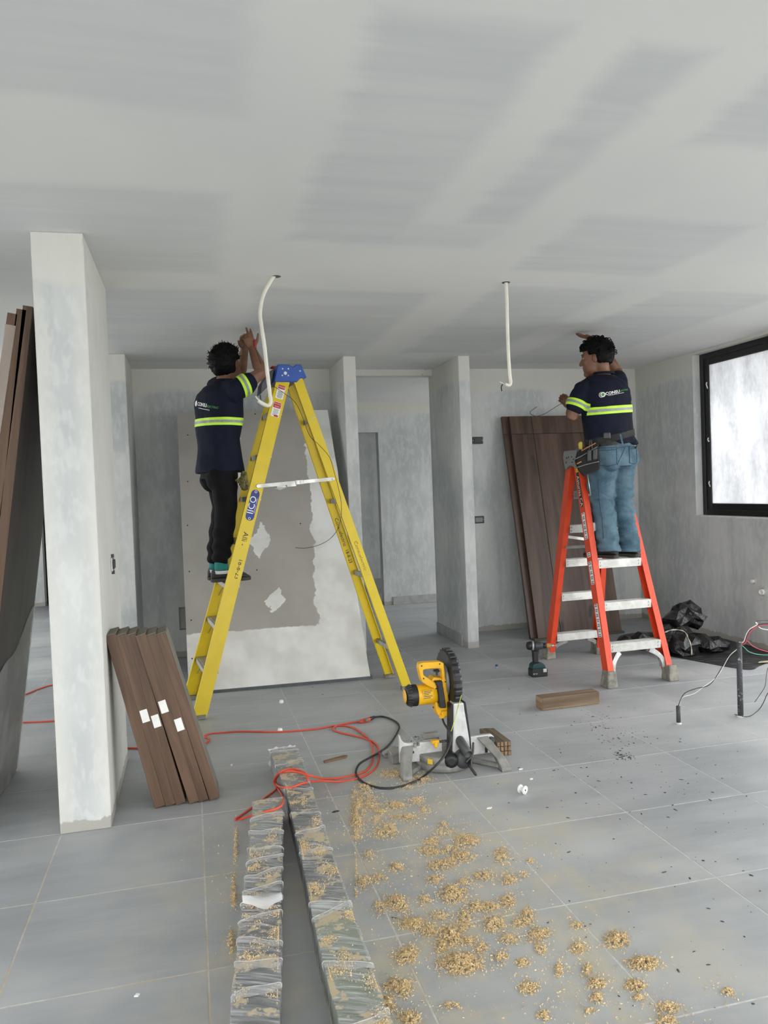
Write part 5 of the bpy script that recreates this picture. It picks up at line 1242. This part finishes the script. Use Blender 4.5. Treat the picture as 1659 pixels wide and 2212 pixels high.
st1 = [((548, 1733), (610, 1723)), ((536, 1870), (607, 1860)), ((520, 2000), (605, 1990)), ((508, 2120), (603, 2112)), ((497, 2240), (602, 2235)), ((470, 2500), (596, 2495))]
e1, at1 = beam('left plastic-wrapped grey beam, shorter, lying on the tiles', st1, .10, ((0, .3, M_BEAMG), (.3, 1, M_BEAMD)), (.10, .17, .25, .31, .37, .42, .47, .53, .58, .64, .72), 3)
st2 = [((584, 1622), (639, 1614)), ((600, 1660), (655, 1652)), ((616, 1700), (668, 1690)), ((648, 1830), (706, 1812)), ((684, 2010), (768, 1992)), ((735, 2212), (836, 2190)), ((800, 2480), (930, 2450))]
e2, at2 = beam('right plastic-wrapped beam, longer, grey then greenish near the camera', st2, .10, ((0, .21, M_BEAMG), (.21, .62, M_BEAMD), (.62, 1, M_BEAMN)), (.02, .10, .22, .33, .40, .47, .62, .65, .75, .86), 5)
# loose film flap on the left beam
l, r = at1(.46); N = 10; rs = []
for i in range(N+1):
    s = i/N; rs.append([l.lerp(r, s*1.06-.03)+Vector((0, -.09*j/8*(1-abs(s-.55)*1.2)+.01, .012+.018*math.sin(j/8*PI)*(1-.3*s)+.006*noise.noise(Vector((s*6, j*.6, 2))))) for j in range(9)])
MB().rings(rs, cap=False, closed=False).build('film_flap', mat_film('film_flap_plastic', (.82, .82, .83), .5), e1)
# crumpled film bunch at the far end of the right beam
l, r = at2(.0); m = MB(); rs = []
for i in range(11):
    s = i/10; rs.append([l.lerp(r, s)+Vector((-.012*math.cos(j*.9)*(1-s), .012+.02*j/8+.006*noise.noise(Vector((s*9, j, 1))), .008-.10*(j/8)+.018*noise.noise(Vector((s*8, j*.8, 7))))) for j in range(9)])
m.rings(rs, cap=False, closed=False).build('film_bunch', M_WRAPEDGE, e2)

# ================================================================== OFFCUTS AND SMALL THINGS
M_OFFC = mat_wood('rough_sawn_timber', (.115, .078, .048), (.235, .170, .112), ax=0, sc=1.4, rough=.8); M_OFFD = mat_wood('weathered_lath', (.085, .062, .042), (.175, .130, .088), ax=1, sc=1.4, rough=.8, knots=False)
M_ENDW = mat_wood('pale_end_grain', (.20, .125, .07), (.34, .23, .13), ax=1, sc=1.5, rough=.8, knots=False)
a, b = at_z(1160, 1512, .085), at_z(1292, 1498, .085)
q0 = at_z(1172, 1536, 0); q1 = at_z(1296, 1521, 0); dq = (q1-q0).normalized(); nq = Vector((-dq.y, dq.x, 0)); Lq = (q1-q0).length
ofc = empty('timber_offcut', (q0+q1)*.5, 'rough timber block lying before the orange ladder', 'timber offcut')
MB().hexa([q0+dq*(t*Lq)+nq*(s*.095)+Z*zz for zz in (0, .082) for s in (0, 1) for t in (0, 1)]).build('block', M_OFFC, ofc, bevel=.006, seg=2, origin=q0)
MB().hexa([q0+dq*t+nq*(s*.095)+Z*zz for zz in (.002, .080) for s in (.04, .96) for t in (-.001, .003)]).build('end_grain', M_ENDW, ofc, origin=q0)
# bundle of laths beside the saw
c00 = at_z(1074, 1634, 0); c10 = at_z(1105, 1631, 0); dx = (c10-c00).normalized(); dyv = Vector((-dx.y, dx.x, 0)); wl = (c10-c00).length
dl = (at_z(1036, 1578, .078)-at_z(1074, 1608, .078)); Ll = dl.length; dl.normalize()
for r in range(3):
    for c in range(4):
        w = wl/4; o = c00+dx*(w*c)+Z*(.026*r); L2 = Ll*random.uniform(.96, 1.0)
        e = empty('lath', o, 'timber lath beside the saw, %s layer of the bundle, %s' % (('bottom', 'middle', 'top')[r], ('leftmost', 'second from left', 'second from right', 'rightmost')[c]), 'lath', 'bundle of laths beside the saw')
        MB().hexa([o+dl*t+dx*x+Z*z for z in (0, .0245) for t in (0.004*random.random(), L2) for x in (.0008, w-.0008)]).build('stick', M_OFFD, e, origin=o)
        MB().hexa([o+dl*t+dx*x+Z*z for z in (.002, .0225) for t in (-.0015, .003) for x in (.003, w-.003)]).build('end_grain', M_ENDW, e, origin=o)
# reddish chip of wood
p = at_z(725, 1641, 0); MBc = MB().prism([(-.075, -.022), (.055, -.012), (.078, .012), (.06, .026), (-.07, .006)], (p.x, p.y, 0), Vector((.97, .22, 0)), Vector((-.22, .97, 0)), Z, .008)
tag(MBc.build('wood_chip', mat_wood('reddish_offcut', (.16, .09, .05), (.26, .16, .10), ax=0, rough=.8, knots=False), None, bevel=.002), 'flat reddish wood sliver on the floor between cord and beams', 'wood chip')
# cordless drill
dr = empty('cordless_drill', at_z(1160, 1460, 0), 'dark green and black cordless drill standing on its battery', 'drill')
yD = 5.37; D = lambda x, y, yy=yD: at_y(1120+x*.0603, 1360+y*.0603, yy)
M_TEALP = simple('dark_teal_plastic', (.008, .045, .05), .4)
def dslab(pts, y0, th, nm, mat, bev=.006):
    q = [(v.x, v.z) for v in [D(*p_, y0) for p_ in pts]]; return MB().prism(q, (0, y0, 0), X, Z, Yv, th).build(nm, mat, dr, bevel=bev, seg=2)
zb = D(650, 1690).z
bat = [(v.x, v.z) for v in [D(*p_) for p_ in ((410, 1440), (700, 1440), (940, 1450), (955, 1560), (945, 1640), (700, 1690), (420, 1640))]]
zmin = min(z for x, z in bat); bat = [(x, max(0.0, z-zmin)) for x, z in bat]; shift = -zmin
bt = MB().prism([(D(405, 0).x, 0), (D(955, 0).x, 0), (D(955, 0).x, .050), (D(930, 0).x, .062), (D(420, 0).x, .062), (D(405, 0).x, .050)], (0, 5.345, 0), X, Z, Yv, .085).build('battery', M_BLACK, dr, bevel=.006, seg=2)
MB().bb(D(790, 0).x, D(905, 0).x, 5.342, 5.3455, .034, .060).build('battery_clip', simple('silver_clip', (.6, .62, .62), .4), dr); text_on('18V 5.0', .012, (D(500, 0).x, 5.3444, .026), X, Z, M_PAPER, dr)
x0, x1 = D(425, 0).x, D(880, 0).x
MB().prism([(x0, .060), (x1+.005, .060), (x1, .085), (D(800, 0).x, .098), (D(690, 0).x, .104), (D(520, 0).x, .104), (D(440, 0).x, .088)], (0, 5.350, 0), X, Z, Yv, .075).build('foot', M_TEALP, dr, bevel=.006, seg=2)
hz = lambda y: (1690-y)*.0603/291+.0
MB().prism([(D(525, 0).x, .10), (D(680, 0).x, .10), (D(690, 0).x, .155), (D(680, 0).x, .19), (D(640, 0).x, .205), (D(500, 0).x, .205), (D(512, 0).x, .16)], (0, 5.366, 0), X, Z, Yv, .042).build('grip', M_BLACK, dr, bevel=.008, seg=2)
MB().bb(D(640, 0).x, D(735, 0).x, 5.374, 5.40, .165, .195).build('trigger', M_TEALP, dr, bevel=.005)
ax0 = Vector((D(300, 0).x, 5.392, .236)); axd = Vector((1, -.30, -.03)).normalized(); K = 1.05
MB().lathe(ax0, axd, [(.010, 0), (.028, .006), (.033, .025), (.033, .042)], 20).build('motor_cap', M_BLACK, dr)
MB().lathe(ax0, axd, [(.034, .042), (.034, .056)], 20).build('collar_ring', M_STEPGREY, dr); MB().lathe(ax0, axd, [(.032, .056), (.034, .075), (.031, .10), (.024, .125)], 20).build('gear_housing', M_DKGREY, dr)
MB().lathe(ax0, axd, [(.020, .122), (.021, .150), (.017, .152)], 18).build('torque_ring', M_BLACK, dr); MB().lathe(ax0, axd, [(.018, .150), (.020, .158), (.019, .178), (.012, .186)], 18).build('chuck', simple('orange_chuck', (.5, .21, .04), .45), dr)
MB().lathe(ax0, axd, [(.012, .184), (.013, .200), (.009, .206)], 16).build('socket_bit', M_STEEL, dr); MB().cyl(ax0+axd*.2, ax0+axd*.228, .003, .002, n=8).build('bit_tip', M_STEEL, dr)
MB().cyl(Vector((D(600, 0).x, 5.385, .19)), Vector((D(600, 0).x+.004, 5.385, .215)), .028, n=14).build('neck', M_BLACK, dr)
# tiny things on the floor
sp = at_z(1131, 1716, 0); so = empty('wire_spool', sp, 'small white plastic spool lying on its side', 'spool'); ax = Vector((.5, -.86, 0)); cs = Vector((sp.x, sp.y+.01, .020))
MB().lathe(cs-ax*.016, ax, [(.004, 0), (.020, 0), (.020, .005), (.011, .006), (.011, .026), (.020, .027), (.020, .032), (.004, .032)], 22).build('reel', M_WHITE, so); MB().cyl(cs+ax*.0155, cs+ax*.0166, .0045, n=10).build('hub_hole', M_BLACK, so)
for (x, y, lab) in ((608, 1518, 'small white plastic plug on the floor before the plasterboard'), (605, 1580, 'small white plastic plug beside the red cord')):
    p = at_z(x, y, 0); tag(MB().lathe((p.x, p.y, 0), Z, [(.0, 0), (.015, 0), (.016, .004), (.013, .018), (.010, .02), (.0, .02)], 16).build('conduit_plug', M_WHITE, None), lab, 'plug', 'white plugs on the floor')
p = at_z(1073, 1444, 0); bb_ = empty('glue_vial', p, 'tiny blue capped vial standing on the floor behind the saw', 'vial')
MB().lathe((p.x, p.y, 0), Z, [(.010, 0), (.010, .018)], 14).build('vial_body', simple('pale_blue_vial', (.25, .32, .45), .4), bb_); MB().lathe((p.x, p.y, .018), Z, [(.0105, 0), (.0105, .013), (.004, .014)], 14).build('vial_cap', simple('blue_cap', (.03, .06, .25), .4), bb_)
p = at_z(724, 1754, 0); tag(MB().prism([(-.016, -.004), (.004, -.007), (.02, .002), (.012, .010), (-.006, .006)], (p.x, p.y, 0), X, Yv, Z, .003).build('plastic_scrap', M_BLACK, None), 'black plastic scrap on the tiles right of the beams', 'scrap')
for (x, y, s_, lab) in ((1125, 1662, .012, 'white plaster crumb right of the mitre saw foot'), (1148, 1683, .010, 'white plaster crumb just behind the white spool'), (1057, 1746, .014, 'white plaster crumb left of the white spool, nearer the camera'), (500, 1653, .006, 'tiny white crumb right of the leaning boards'), (296, 2151, .008, 'tiny white crumb on the tiles at lower left')):
    p = at_z(x, y, 0); tag(MB().prism([(-s_, -.004), (s_*.4, -.006), (s_, .003), (-.2*s_, .007)], (p.x, p.y, 0), X, Yv, Z, .004).build('plaster_crumb', M_WHITE, None), lab, 'plaster crumb', 'plaster crumbs on the floor')

# conduit pipes rising from the floor, with loose wires
M_CONDUIT = NT('scuffed_grey_conduit', .6); _q = M_CONDUIT.obj(); M_CONDUIT.color(M_CONDUIT.mix(M_CONDUIT.ramp(M_CONDUIT.noise(_q, 45, 4, .7), .58, .68), (.045, .046, .052), (.42, .42, .42))); M_CONDUIT = M_CONDUIT.m
pa, pb_ = at_z(1466, 1563, 0), at_z(1600, 1548, 0)
def conduit(p, h, r, lab):
    e = empty('conduit', p, lab, 'conduit'); MB().lathe(p, Z, [(r, 0), (r, h), (r*.8, h), (r*.8, h-.03), (0, h-.03)], 18).build('tube', M_CONDUIT, e, origin=p)
    MB().lathe(p, Z, [(r*1.5, 0), (r*1.2, .004), (r, .008)], 16).build('mortar_ring', simple('white_mortar', (.6, .6, .58), .9), e)
conduit(pa, .105, .0125, 'short dark conduit stub standing up from the floor'); conduit(pb_, .455, .0165, 'tall dark conduit standing up from the floor with wires on top')
topA, topB = pa+Z*.10, pb_+Z*.45
W_ = lambda px, py, dy=0: at_y(px, py, pb_.y+dy)
M_WB = simple('black_wire', (.015, .015, .017), .5); M_WW = simple('white_wire', (.62, .61, .58), .5); M_WR = simple('red_wire', (.45, .03, .06), .5); M_WG = simple('green_wire', (.05, .26, .17), .5)
def wire(pts, mat, lab, r=.0024, k=6): return tag(MB().tube(spline(pts, k), r, 6).build('wire', mat, None), lab, 'wire', 'loose wires at the conduits')
low = [topA, W_(1470, 1512), W_(1480, 1497), W_(1505, 1487), W_(1528, 1482), W_(1545, 1465), W_(1572, 1420), W_(1590, 1400), topB]
wire(low, M_WB, 'black wire arching from the short conduit to the tall one')
wire([topA+X*.004, W_(1474, 1507), W_(1500, 1498), W_(1520, 1483), W_(1550, 1460), W_(1575, 1418), W_(1592, 1402), topB], M_WW, 'white wire arching from the short conduit to the tall one', .0022)
up_ = [topB, W_(1606, 1388), W_(1612, 1372), W_(1620, 1360), W_(1636, 1350), W_(1662, 1347), W_(1700, 1350), W_(1720, 1400), W_(1725, 1500), at_z(1740, 1560, .004)]
wire(up_, M_WB, 'thick black wire curving out of the tall conduit to the right', .0042); wire([p+Vector((.004, -.006, -.006)) for p in up_], M_WR, 'red wire curving out of the tall conduit beside the black one', .003)
wire([p+Vector((-.004, -.004, .004)) for p in up_[:5]]+[W_(1632, 1344), W_(1636, 1350), W_(1645, 1358), W_(1672, 1362)], M_WW, 'white wire twisted round the curved bundle', .0028)
wire([topB, W_(1609, 1400), W_(1618, 1408), W_(1640, 1414), W_(1670, 1414), W_(1720, 1405)], M_WG, 'green wire sagging to the right of the tall conduit', .0028); wire([topB, W_(1612, 1384), W_(1625, 1395), W_(1645, 1404), W_(1672, 1408), W_(1720, 1400)], M_WR, 'red wire sagging to the right of the tall conduit', .0028)
wire([W_(1632, 1344), W_(1640, 1341), W_(1665, 1341), W_(1720, 1350)], M_WB, 'thin black wire above the curved bundle', .002)
wire([at_z(1587, 1543, .004), at_z(1605, 1548, .006), at_z(1622, 1546, .01), W_(1640, 1532), W_(1650, 1516), W_(1660, 1496), W_(1690, 1470)], M_WB, 'black wire looping from the foot of the tall conduit', .0024); wire([W_(1630, 1517, -.1), W_(1644, 1497, -.1), W_(1653, 1480, -.1), W_(1660, 1440, -.1), W_(1690, 1400, -.1)], M_WB, 'fine wire end hanging right of the tall conduit', .0017)

# ================================================================== CEILING CABLES
M_CABLE = simple('white_flat_cable', (.72, .69, .60), .5, var=.05)
def ceil_cable(pts, y, lab, tails):
    c0 = at_z(*pts[0], HC); e = empty('ceiling_cable', c0, lab, 'cable')
    P_ = [c0+Z*.02]+[at_y(px, py, c0.y+dy*0) for (px, py), dy in zip(pts[1:], range(1, 99))]
    MB().tube(spline(P_, 6), .0105, 8).build('sheath', M_CABLE, e)
    MB().lathe(c0-Z*.001, -Z, [(.0, 0), (.024, 0), (.022, .0015), (.0, .0015)], 18).build('hole', simple('cable_hole', (.10, .10, .09), .9), e)
    for mat, tp in tails: MB().tube(spline([at_y(px, py, c0.y) for px, py in tp], 4), .0045 if mat is M_CABLE else .0035, 6).build('conductor', mat, e)
    return e
ceil_cable([(597, 597), (582, 612), (568, 640), (562, 675), (565, 705), (571, 745), (577, 800), (583, 850), (585, 868), (579, 876), (566, 871), (558, 865)], 4.18, 'white cable hanging from the ceiling in front of the yellow ladder', ((M_CABLE, ((566, 871), (557, 862), (552, 856))), (M_WB, ((565, 869), (563, 862), (562, 853)))))
ceil_cable([(1093, 610), (1095, 650), (1096, 700), (1098, 760), (1101, 808), (1103, 826), (1099, 832), (1091, 830)], 4.17, 'white cable hanging straight from the ceiling near the middle', ((M_WW, ((1093, 831), (1087, 829), (1079, 824))), (M_WB, ((1086, 830), (1083, 836), (1084, 845)))))
# thin black wire draped over the yellow ladder
YN = lambda px, py, y=5.325: at_y(px, py, y)
tag(MB().tube(spline([YN(551, 750, 5.40), YN(560, 775), YN(570, 800), YN(578, 812), YN(590, 832), YN(612, 848), YN(635, 866), YN(650, 892), YN(662, 925), YN(672, 945), YN(690, 962), YN(712, 988), YN(722, 1020), YN(730, 1050), YN(737, 1085), YN(737, 1115), YN(730, 1142), YN(714, 1163), YN(690, 1177), YN(660, 1184), YN(638, 1183)], 6), .002, 5).build('thin_wire', M_WB, None), 'thin black wire draped down over the yellow ladder rails', 'wire')

# ================================================================== BLACK PLASTIC SHEET AND BAG
M_POLY = NT('black_polythene', .30, 0, .6); _q = M_POLY.obj(); M_POLY.color(M_POLY.mix(M_POLY.ramp(M_POLY.noise(_q, 6, 3), .5, .8, 0, .5), (.005, .005, .006), (.025, .025, .027))); M_POLY.bump(M_POLY.noise(M_POLY.scale(_q, (26, 14, 20)), 1, 3, .6, 1.0), .6, .02); M_POLY = M_POLY.m
def mat_sheet():
    t = NT('dusty_black_sheet', .45, 0, .5); q = t.obj(); n = t.noise(t.scale(q, (7, 22, 1)), 1, 4, .7, .5); t.color(t.mix(t.ramp(n, .45, .75, 0, .75), (.014, .014, .016), (.13, .13, .135))); t.bump(n, .8, .02); return t.m
sheet_px = [(1330, 1388), (1420, 1412), (1500, 1428), (1611, 1447), (1640, 1440), (1665, 1430), (1720, 1415), (1760, 1392), (1700, 1378), (1620, 1376), (1560, 1380), (1480, 1370), (1400, 1366), (1345, 1372)]
cen = at_z(1540, 1405, 0); ol_ = [at_z(*q, 0) for q in sheet_px]; rs = []
ol2 = spline(ol_+[ol_[0]], 5)[:-1]
for k in range(9):
    f = 1-k/8*.97; rs.append([cen.lerp(p, f)+Z*(.003+.010*(0 if k == 0 else 1)*(.5+.5*noise.noise(Vector((p.x*7*f, p.y*13*f, 4))))) for p in ol2])
tag(MB().rings(rs, cap=False).build('plastic_sheet', mat_sheet(), None), 'dusty black plastic sheet spread flat on the floor by the right wall', 'plastic sheet')
mb = MB(); BQ = lambda px, py, y: at_y(px, py, y)
def lump(c, r, rot=0.0, tilt=0.0): mb.ell(c, r, (Matrix.Rotation(rot, 3, 'Z') @ Matrix.Rotation(tilt, 3, 'Y')), 16, 10)
lump(BQ(1463, 1352, 5.72), (.10, .11, .20), 0, .1); lump(BQ(1492, 1330, 5.72), (.145, .09, .085), 0, .45); lump(BQ(1438, 1385, 5.68), (.12, .12, .14)); lump(BQ(1478, 1392, 5.52), (.12, .11, .10)); lump(BQ(1532, 1392, 5.55), (.145, .11, .075), 0, .18); lump(BQ(1385, 1384, 5.72), (.19, .10, .055)); lump(BQ(1352, 1384, 5.74), (.09, .07, .035))
def wrk(p):
    a = abs(noise.noise(Vector((p.x*6+p.z*4, p.y*6, p.z*7-p.x*3)))); b = abs(noise.noise(p*13+Vector((5, 2, 1)))); return .095*(a-.22)+.010*(b-.2) if p.z > .03 else .004
bag = baked('bag_film', mb, .011, 6, M_POLY, None, wrk)
dm = bag.modifiers.new('d', 'DECIMATE'); dm.ratio = .022
dg = bpy.context.evaluated_depsgraph_get(); dg.update(); _me = bpy.data.meshes.new_from_object(bag.evaluated_get(dg)); bag.modifiers.clear(); bag.data = _me
_me.polygons.foreach_set('use_smooth', [False]*len(_me.polygons))
zv = min(v.co.z for v in bag.data.vertices)
for v in bag.data.vertices: v.co.z = max(v.co.z, .012)
bag.name = 'plastic_bag'; tag(bag, 'crumpled black plastic bag heaped against the right wall behind the orange ladder', 'plastic bag')
bvb = bvh_of(bag)
hem = []
for q in spline([Vector((x, y, 0)) for x, y in ((1436, 1366), (1450, 1361), (1468, 1361), (1480, 1366), (1487, 1380), (1493, 1397), (1494, 1424))], 6):
    d = Vector(ray(q.x, q.y)); h = bvb.ray_cast(Vector(CPOS), d.normalized())
    if h[0] is not None: hem.append(h[0]-d.normalized()*.006)
MB().tube(hem, [.0045+.002*math.sin(i) for i in range(len(hem))], 6).build('hem', simple('cream_hem', (.55, .52, .42), .7), bag)
tag(MB().prism([(-.06, -.01), (.05, -.02), (.07, .012), (-.02, .02)], at_z(1650, 1430, .014), X, Yv, Z, .004).build('cardboard_scrap', simple('cardboard', (.42, .36, .25), .9), None), 'pale cardboard scrap on the black sheet at the right edge', 'cardboard scrap')

# ================================================================== SAWDUST AND DEBRIS
M_DUST = NT('sawdust', .9, 0, .1); _r = M_DUST.node('ShaderNodeNewGeometry').outputs['Random Per Island']; M_DUST.color(M_DUST.mix(_r, (.56, .40, .20), (.86, .70, .44))); M_DUST = M_DUST.m
rg = np.random.RandomState(5)
CL = [(767, 1716, 7, 9), (773, 1746, 9, 12), (770, 1776, 10, 12), (771, 1803, 7, 9), (812, 1773, 12, 6), (842, 1788, 12, 6), (872, 1765, 16, 5), (800, 1740, 10, 7), (820, 1755, 12, 5), (797, 1848, 10, 9), (857, 1874, 10, 7), (788, 1905, 12, 9), (818, 1899, 12, 7), (857, 1951, 16, 11), (887, 1996, 16, 9), (881, 2062, 14, 12), (851, 2131, 12, 9), (836, 2171, 13, 14), (884, 2201, 14, 9), (879, 1766, 14, 6), (918, 1752, 9, 7), (956, 1783, 7, 7), (932, 1819, 13, 8), (1009, 1817, 18, 9), (976, 1836, 16, 6), (947, 1870, 15, 7), (976, 1862, 16, 7), (1084, 1850, 11, 12), (1144, 1860, 6, 4), (1130, 1891, 8, 5), (1043, 1894, 16, 7), (1004, 1906, 12, 6), (978, 1932, 18, 12), (865, 1956, 10, 9), (918, 1947, 9, 9), (896, 1997, 16, 9), (1004, 1980, 10, 12), (1004, 2000, 11, 9), (1067, 1997, 14, 11), (973, 2024, 16, 14), (956, 2043, 10, 9), (1014, 2033, 12, 7), (1040, 2048, 9, 7), (1163, 2019, 16, 9), (1139, 1980, 9, 12), (1096, 1947, 11, 9), (1168, 2050, 8, 9), (1250, 2048, 11, 9), (1332, 2031, 16, 11), (995, 2082, 26, 13), (874, 2067, 13, 10), (1390, 2082, 20, 9), (1373, 2130, 15, 8), (1289, 2125, 12, 8), (1142, 2134, 12, 9), (1081, 2069, 10, 9), (1207, 2096, 6, 12), (1269, 2096, 7, 9), (1289, 2156, 9, 7), (1443, 2178, 18, 9), (1440, 2206, 14, 6), (1175, 2195, 10, 7), (884, 2202, 12, 10), (870, 2134, 12, 12), (1573, 2144, 8, 5), (975, 2173, 14, 5), (1274, 2185, 8, 4), (1380, 2156, 8, 4), (1245, 2000, 9, 5), (1120, 1995, 12, 7), (1060, 1960, 12, 8), (1100, 1900, 10, 9), (880, 1700, 18, 6), (905, 1685, 20, 6), (850, 1672, 22, 7), (930, 1660, 18, 5), (790, 1700, 14, 6), (500, 2040, 5, 18), (505, 1930, 4, 25), (510, 1830, 3, 25), (790, 1725, 18, 10), (830, 1800, 20, 7), (960, 1800, 16, 6), (1000, 1850, 18, 7), (930, 1840, 16, 7), (1030, 1960, 16, 8), (930, 2010, 16, 8), (1100, 2030, 14, 8), (940, 1900, 12, 6), (1130, 2080, 10, 6), (820, 1960, 9, 10), (855, 1740, 18, 6), (900, 1730, 14, 5), (950, 1980, 12, 8)]
big = {(978, 1932): 2.2, (995, 2082): 2.6, (973, 2024): 1.8, (1332, 2031): 1.8, (1390, 2082): 1.8, (1009, 1817): 1.6, (773, 1746): 1.5, (770, 1776): 1.5, (896, 1997): 1.4, (857, 1951): 1.5, (788, 1905): 1.4, (1067, 1997): 1.5}
pos = []
for (x, y, rx, ry) in CL:
    m = big.get((x, y), 1.0); n = int(rx*ry*13.0*m*rg.uniform(.35, 1.1))
    ax_ = rg.randn(n)*rx*.75; ay_ = rg.randn(n)*ry*.75
    for q in range(n):
        nz = noise.noise(Vector(((x+ax_[q])*.11, (y+ay_[q])*.16, 2.0)))+.6*noise.noise(Vector(((x+ax_[q])*.30, (y+ay_[q])*.42, 9.0)))
        if nz < rg.uniform(-.30, .12): continue
        zt = .010*m*math.exp(-(ax_[q]/rx)**2-(ay_[q]/ry)**2)*rg.rand(); pos.append((x+ax_[q], y+ay_[q], zt))
for k in range(420): t = rg.rand(); pos.append((767+rg.randn()*1.5+3*t, 1712+230*t, .003*rg.rand()))      # swept line along a tile joint
for k in range(11000):
    c = CL[rg.randint(len(CL))]; 
    xx, yy = c[0]+rg.randn()*42, c[1]+rg.randn()*24
    if noise.noise(Vector((xx*.03, yy*.05, 4.0))) > rg.uniform(-.3, .25): pos.append((xx, yy, 0))
vs = []; fs = []
def flakes(lst, zbase=None):
    for (x, y, z) in lst:
        p = at_z(x, y, 0.0)
        if not (1.2 < p.y < 4.6): continue
        s = .0009+.0028*rg.rand()**1.8; d1 = rg.randn(3); d1 /= np.linalg.norm(d1); d2 = np.cross(d1, rg.randn(3)); d2 /= np.linalg.norm(d2)
        c = np.array([p.x, p.y, z+s*.55+.0006]); a = d1*s; b_ = d2*s*.45; nrm_ = np.cross(d1, d2)*s*.35
        i = len(vs); vs.extend([c-a-b_, c+a-b_, c+a+b_+nrm_, c-a+b_, c+nrm_*1.4]); fs.extend([(i, i+1, i+4), (i+1, i+2, i+4), (i+2, i+3, i+4), (i+3, i, i+4)])
flakes(pos)
vs = [(v[0], v[1], max(v[2], .0004)) for v in vs]
me = bpy.data.meshes.new('sawdust'); me.from_pydata(vs, [], fs); sdo = link('sawdust', me, M_DUST); tag(sdo, 'sawdust and wood shavings strewn across the tiles', 'sawdust', kind='stuff')
# sawdust caught on the wrapped beams
vs = []; fs = []
for at_f, n, t0, t1 in ((at1, 3200, .16, .75), (at2, 7500, .2, .95)):
    cl = [(rg.uniform(t0, t1), rg.rand(), rg.uniform(.004, .014)) for _ in range(26)]
    for k in range(n):
        c = cl[rg.randint(26)]; t = min(.99, max(.01, c[0]+rg.randn()*c[2])); u = min(.97, max(.03, c[1]+rg.randn()*.12)); l, r = at_f(t); p = l.lerp(r, u)
        s = .0007+.0018*rg.rand(); d1 = rg.randn(3); d1 /= np.linalg.norm(d1); d2 = np.cross(d1, rg.randn(3)); d2 /= np.linalg.norm(d2); cc_ = np.array([p.x, p.y, p.z+.009+s*.4]); i = len(vs)
        vs.extend([cc_-d1*s-d2*s*.4, cc_+d1*s-d2*s*.4, cc_+d1*s+d2*s*.4, cc_-d1*s+d2*s*.4]); fs.append((i, i+1, i+2, i+3))
me = bpy.data.meshes.new('sawdust'); me.from_pydata([tuple(v) for v in vs], [], fs); tag(link('sawdust_on_film', me, M_DUST), 'sawdust caught on the film of the wrapped beams', 'sawdust', kind='stuff')
# dark crumbs and scraps on the right half of the floor
vs = []; fs = []
spots = [(1290, 1560, 22, 14, 60), (1340, 1590, 30, 16, 60), (1352, 1633, 14, 5, 60), (905, 1595, 18, 6, 40), (1400, 1640, 160, 60, 90), (1300, 1760, 220, 110, 90), (1500, 1900, 160, 160, 60), (1000, 1500, 160, 60, 50), (700, 1520, 150, 40, 20)]
for (x, y, sx, sy, n) in spots:
    for k in range(n):
        p = at_z(x+rg.randn()*sx, y+rg.randn()*sy, 0)
        if not (1.3 < p.y < 6.5 and p.x < 4.3): continue
        s = .002+.009*rg.rand()**3; a = rg.rand()*6.28; i = len(vs); e = .5+rg.rand()
        for q in range(5): vs.append((p.x+s*e*math.cos(a)*math.cos(q*1.257)-s/e*.5*math.sin(a)*math.sin(q*1.257), p.y+s*e*math.sin(a)*math.cos(q*1.257)+s/e*.5*math.cos(a)*math.sin(q*1.257), .0008))
        vs.append((p.x, p.y, .003)); fs.extend([(i+q, i+(q+1) % 5, i+5) for q in range(5)])
me = bpy.data.meshes.new('floor_debris'); me.from_pydata(vs, [], fs); tag(link('floor_debris', me, simple('dark_crumbs', (.06, .06, .058), .9, var=.5)), 'dark crumbs and specks scattered over the tiles', 'debris', kind='stuff')
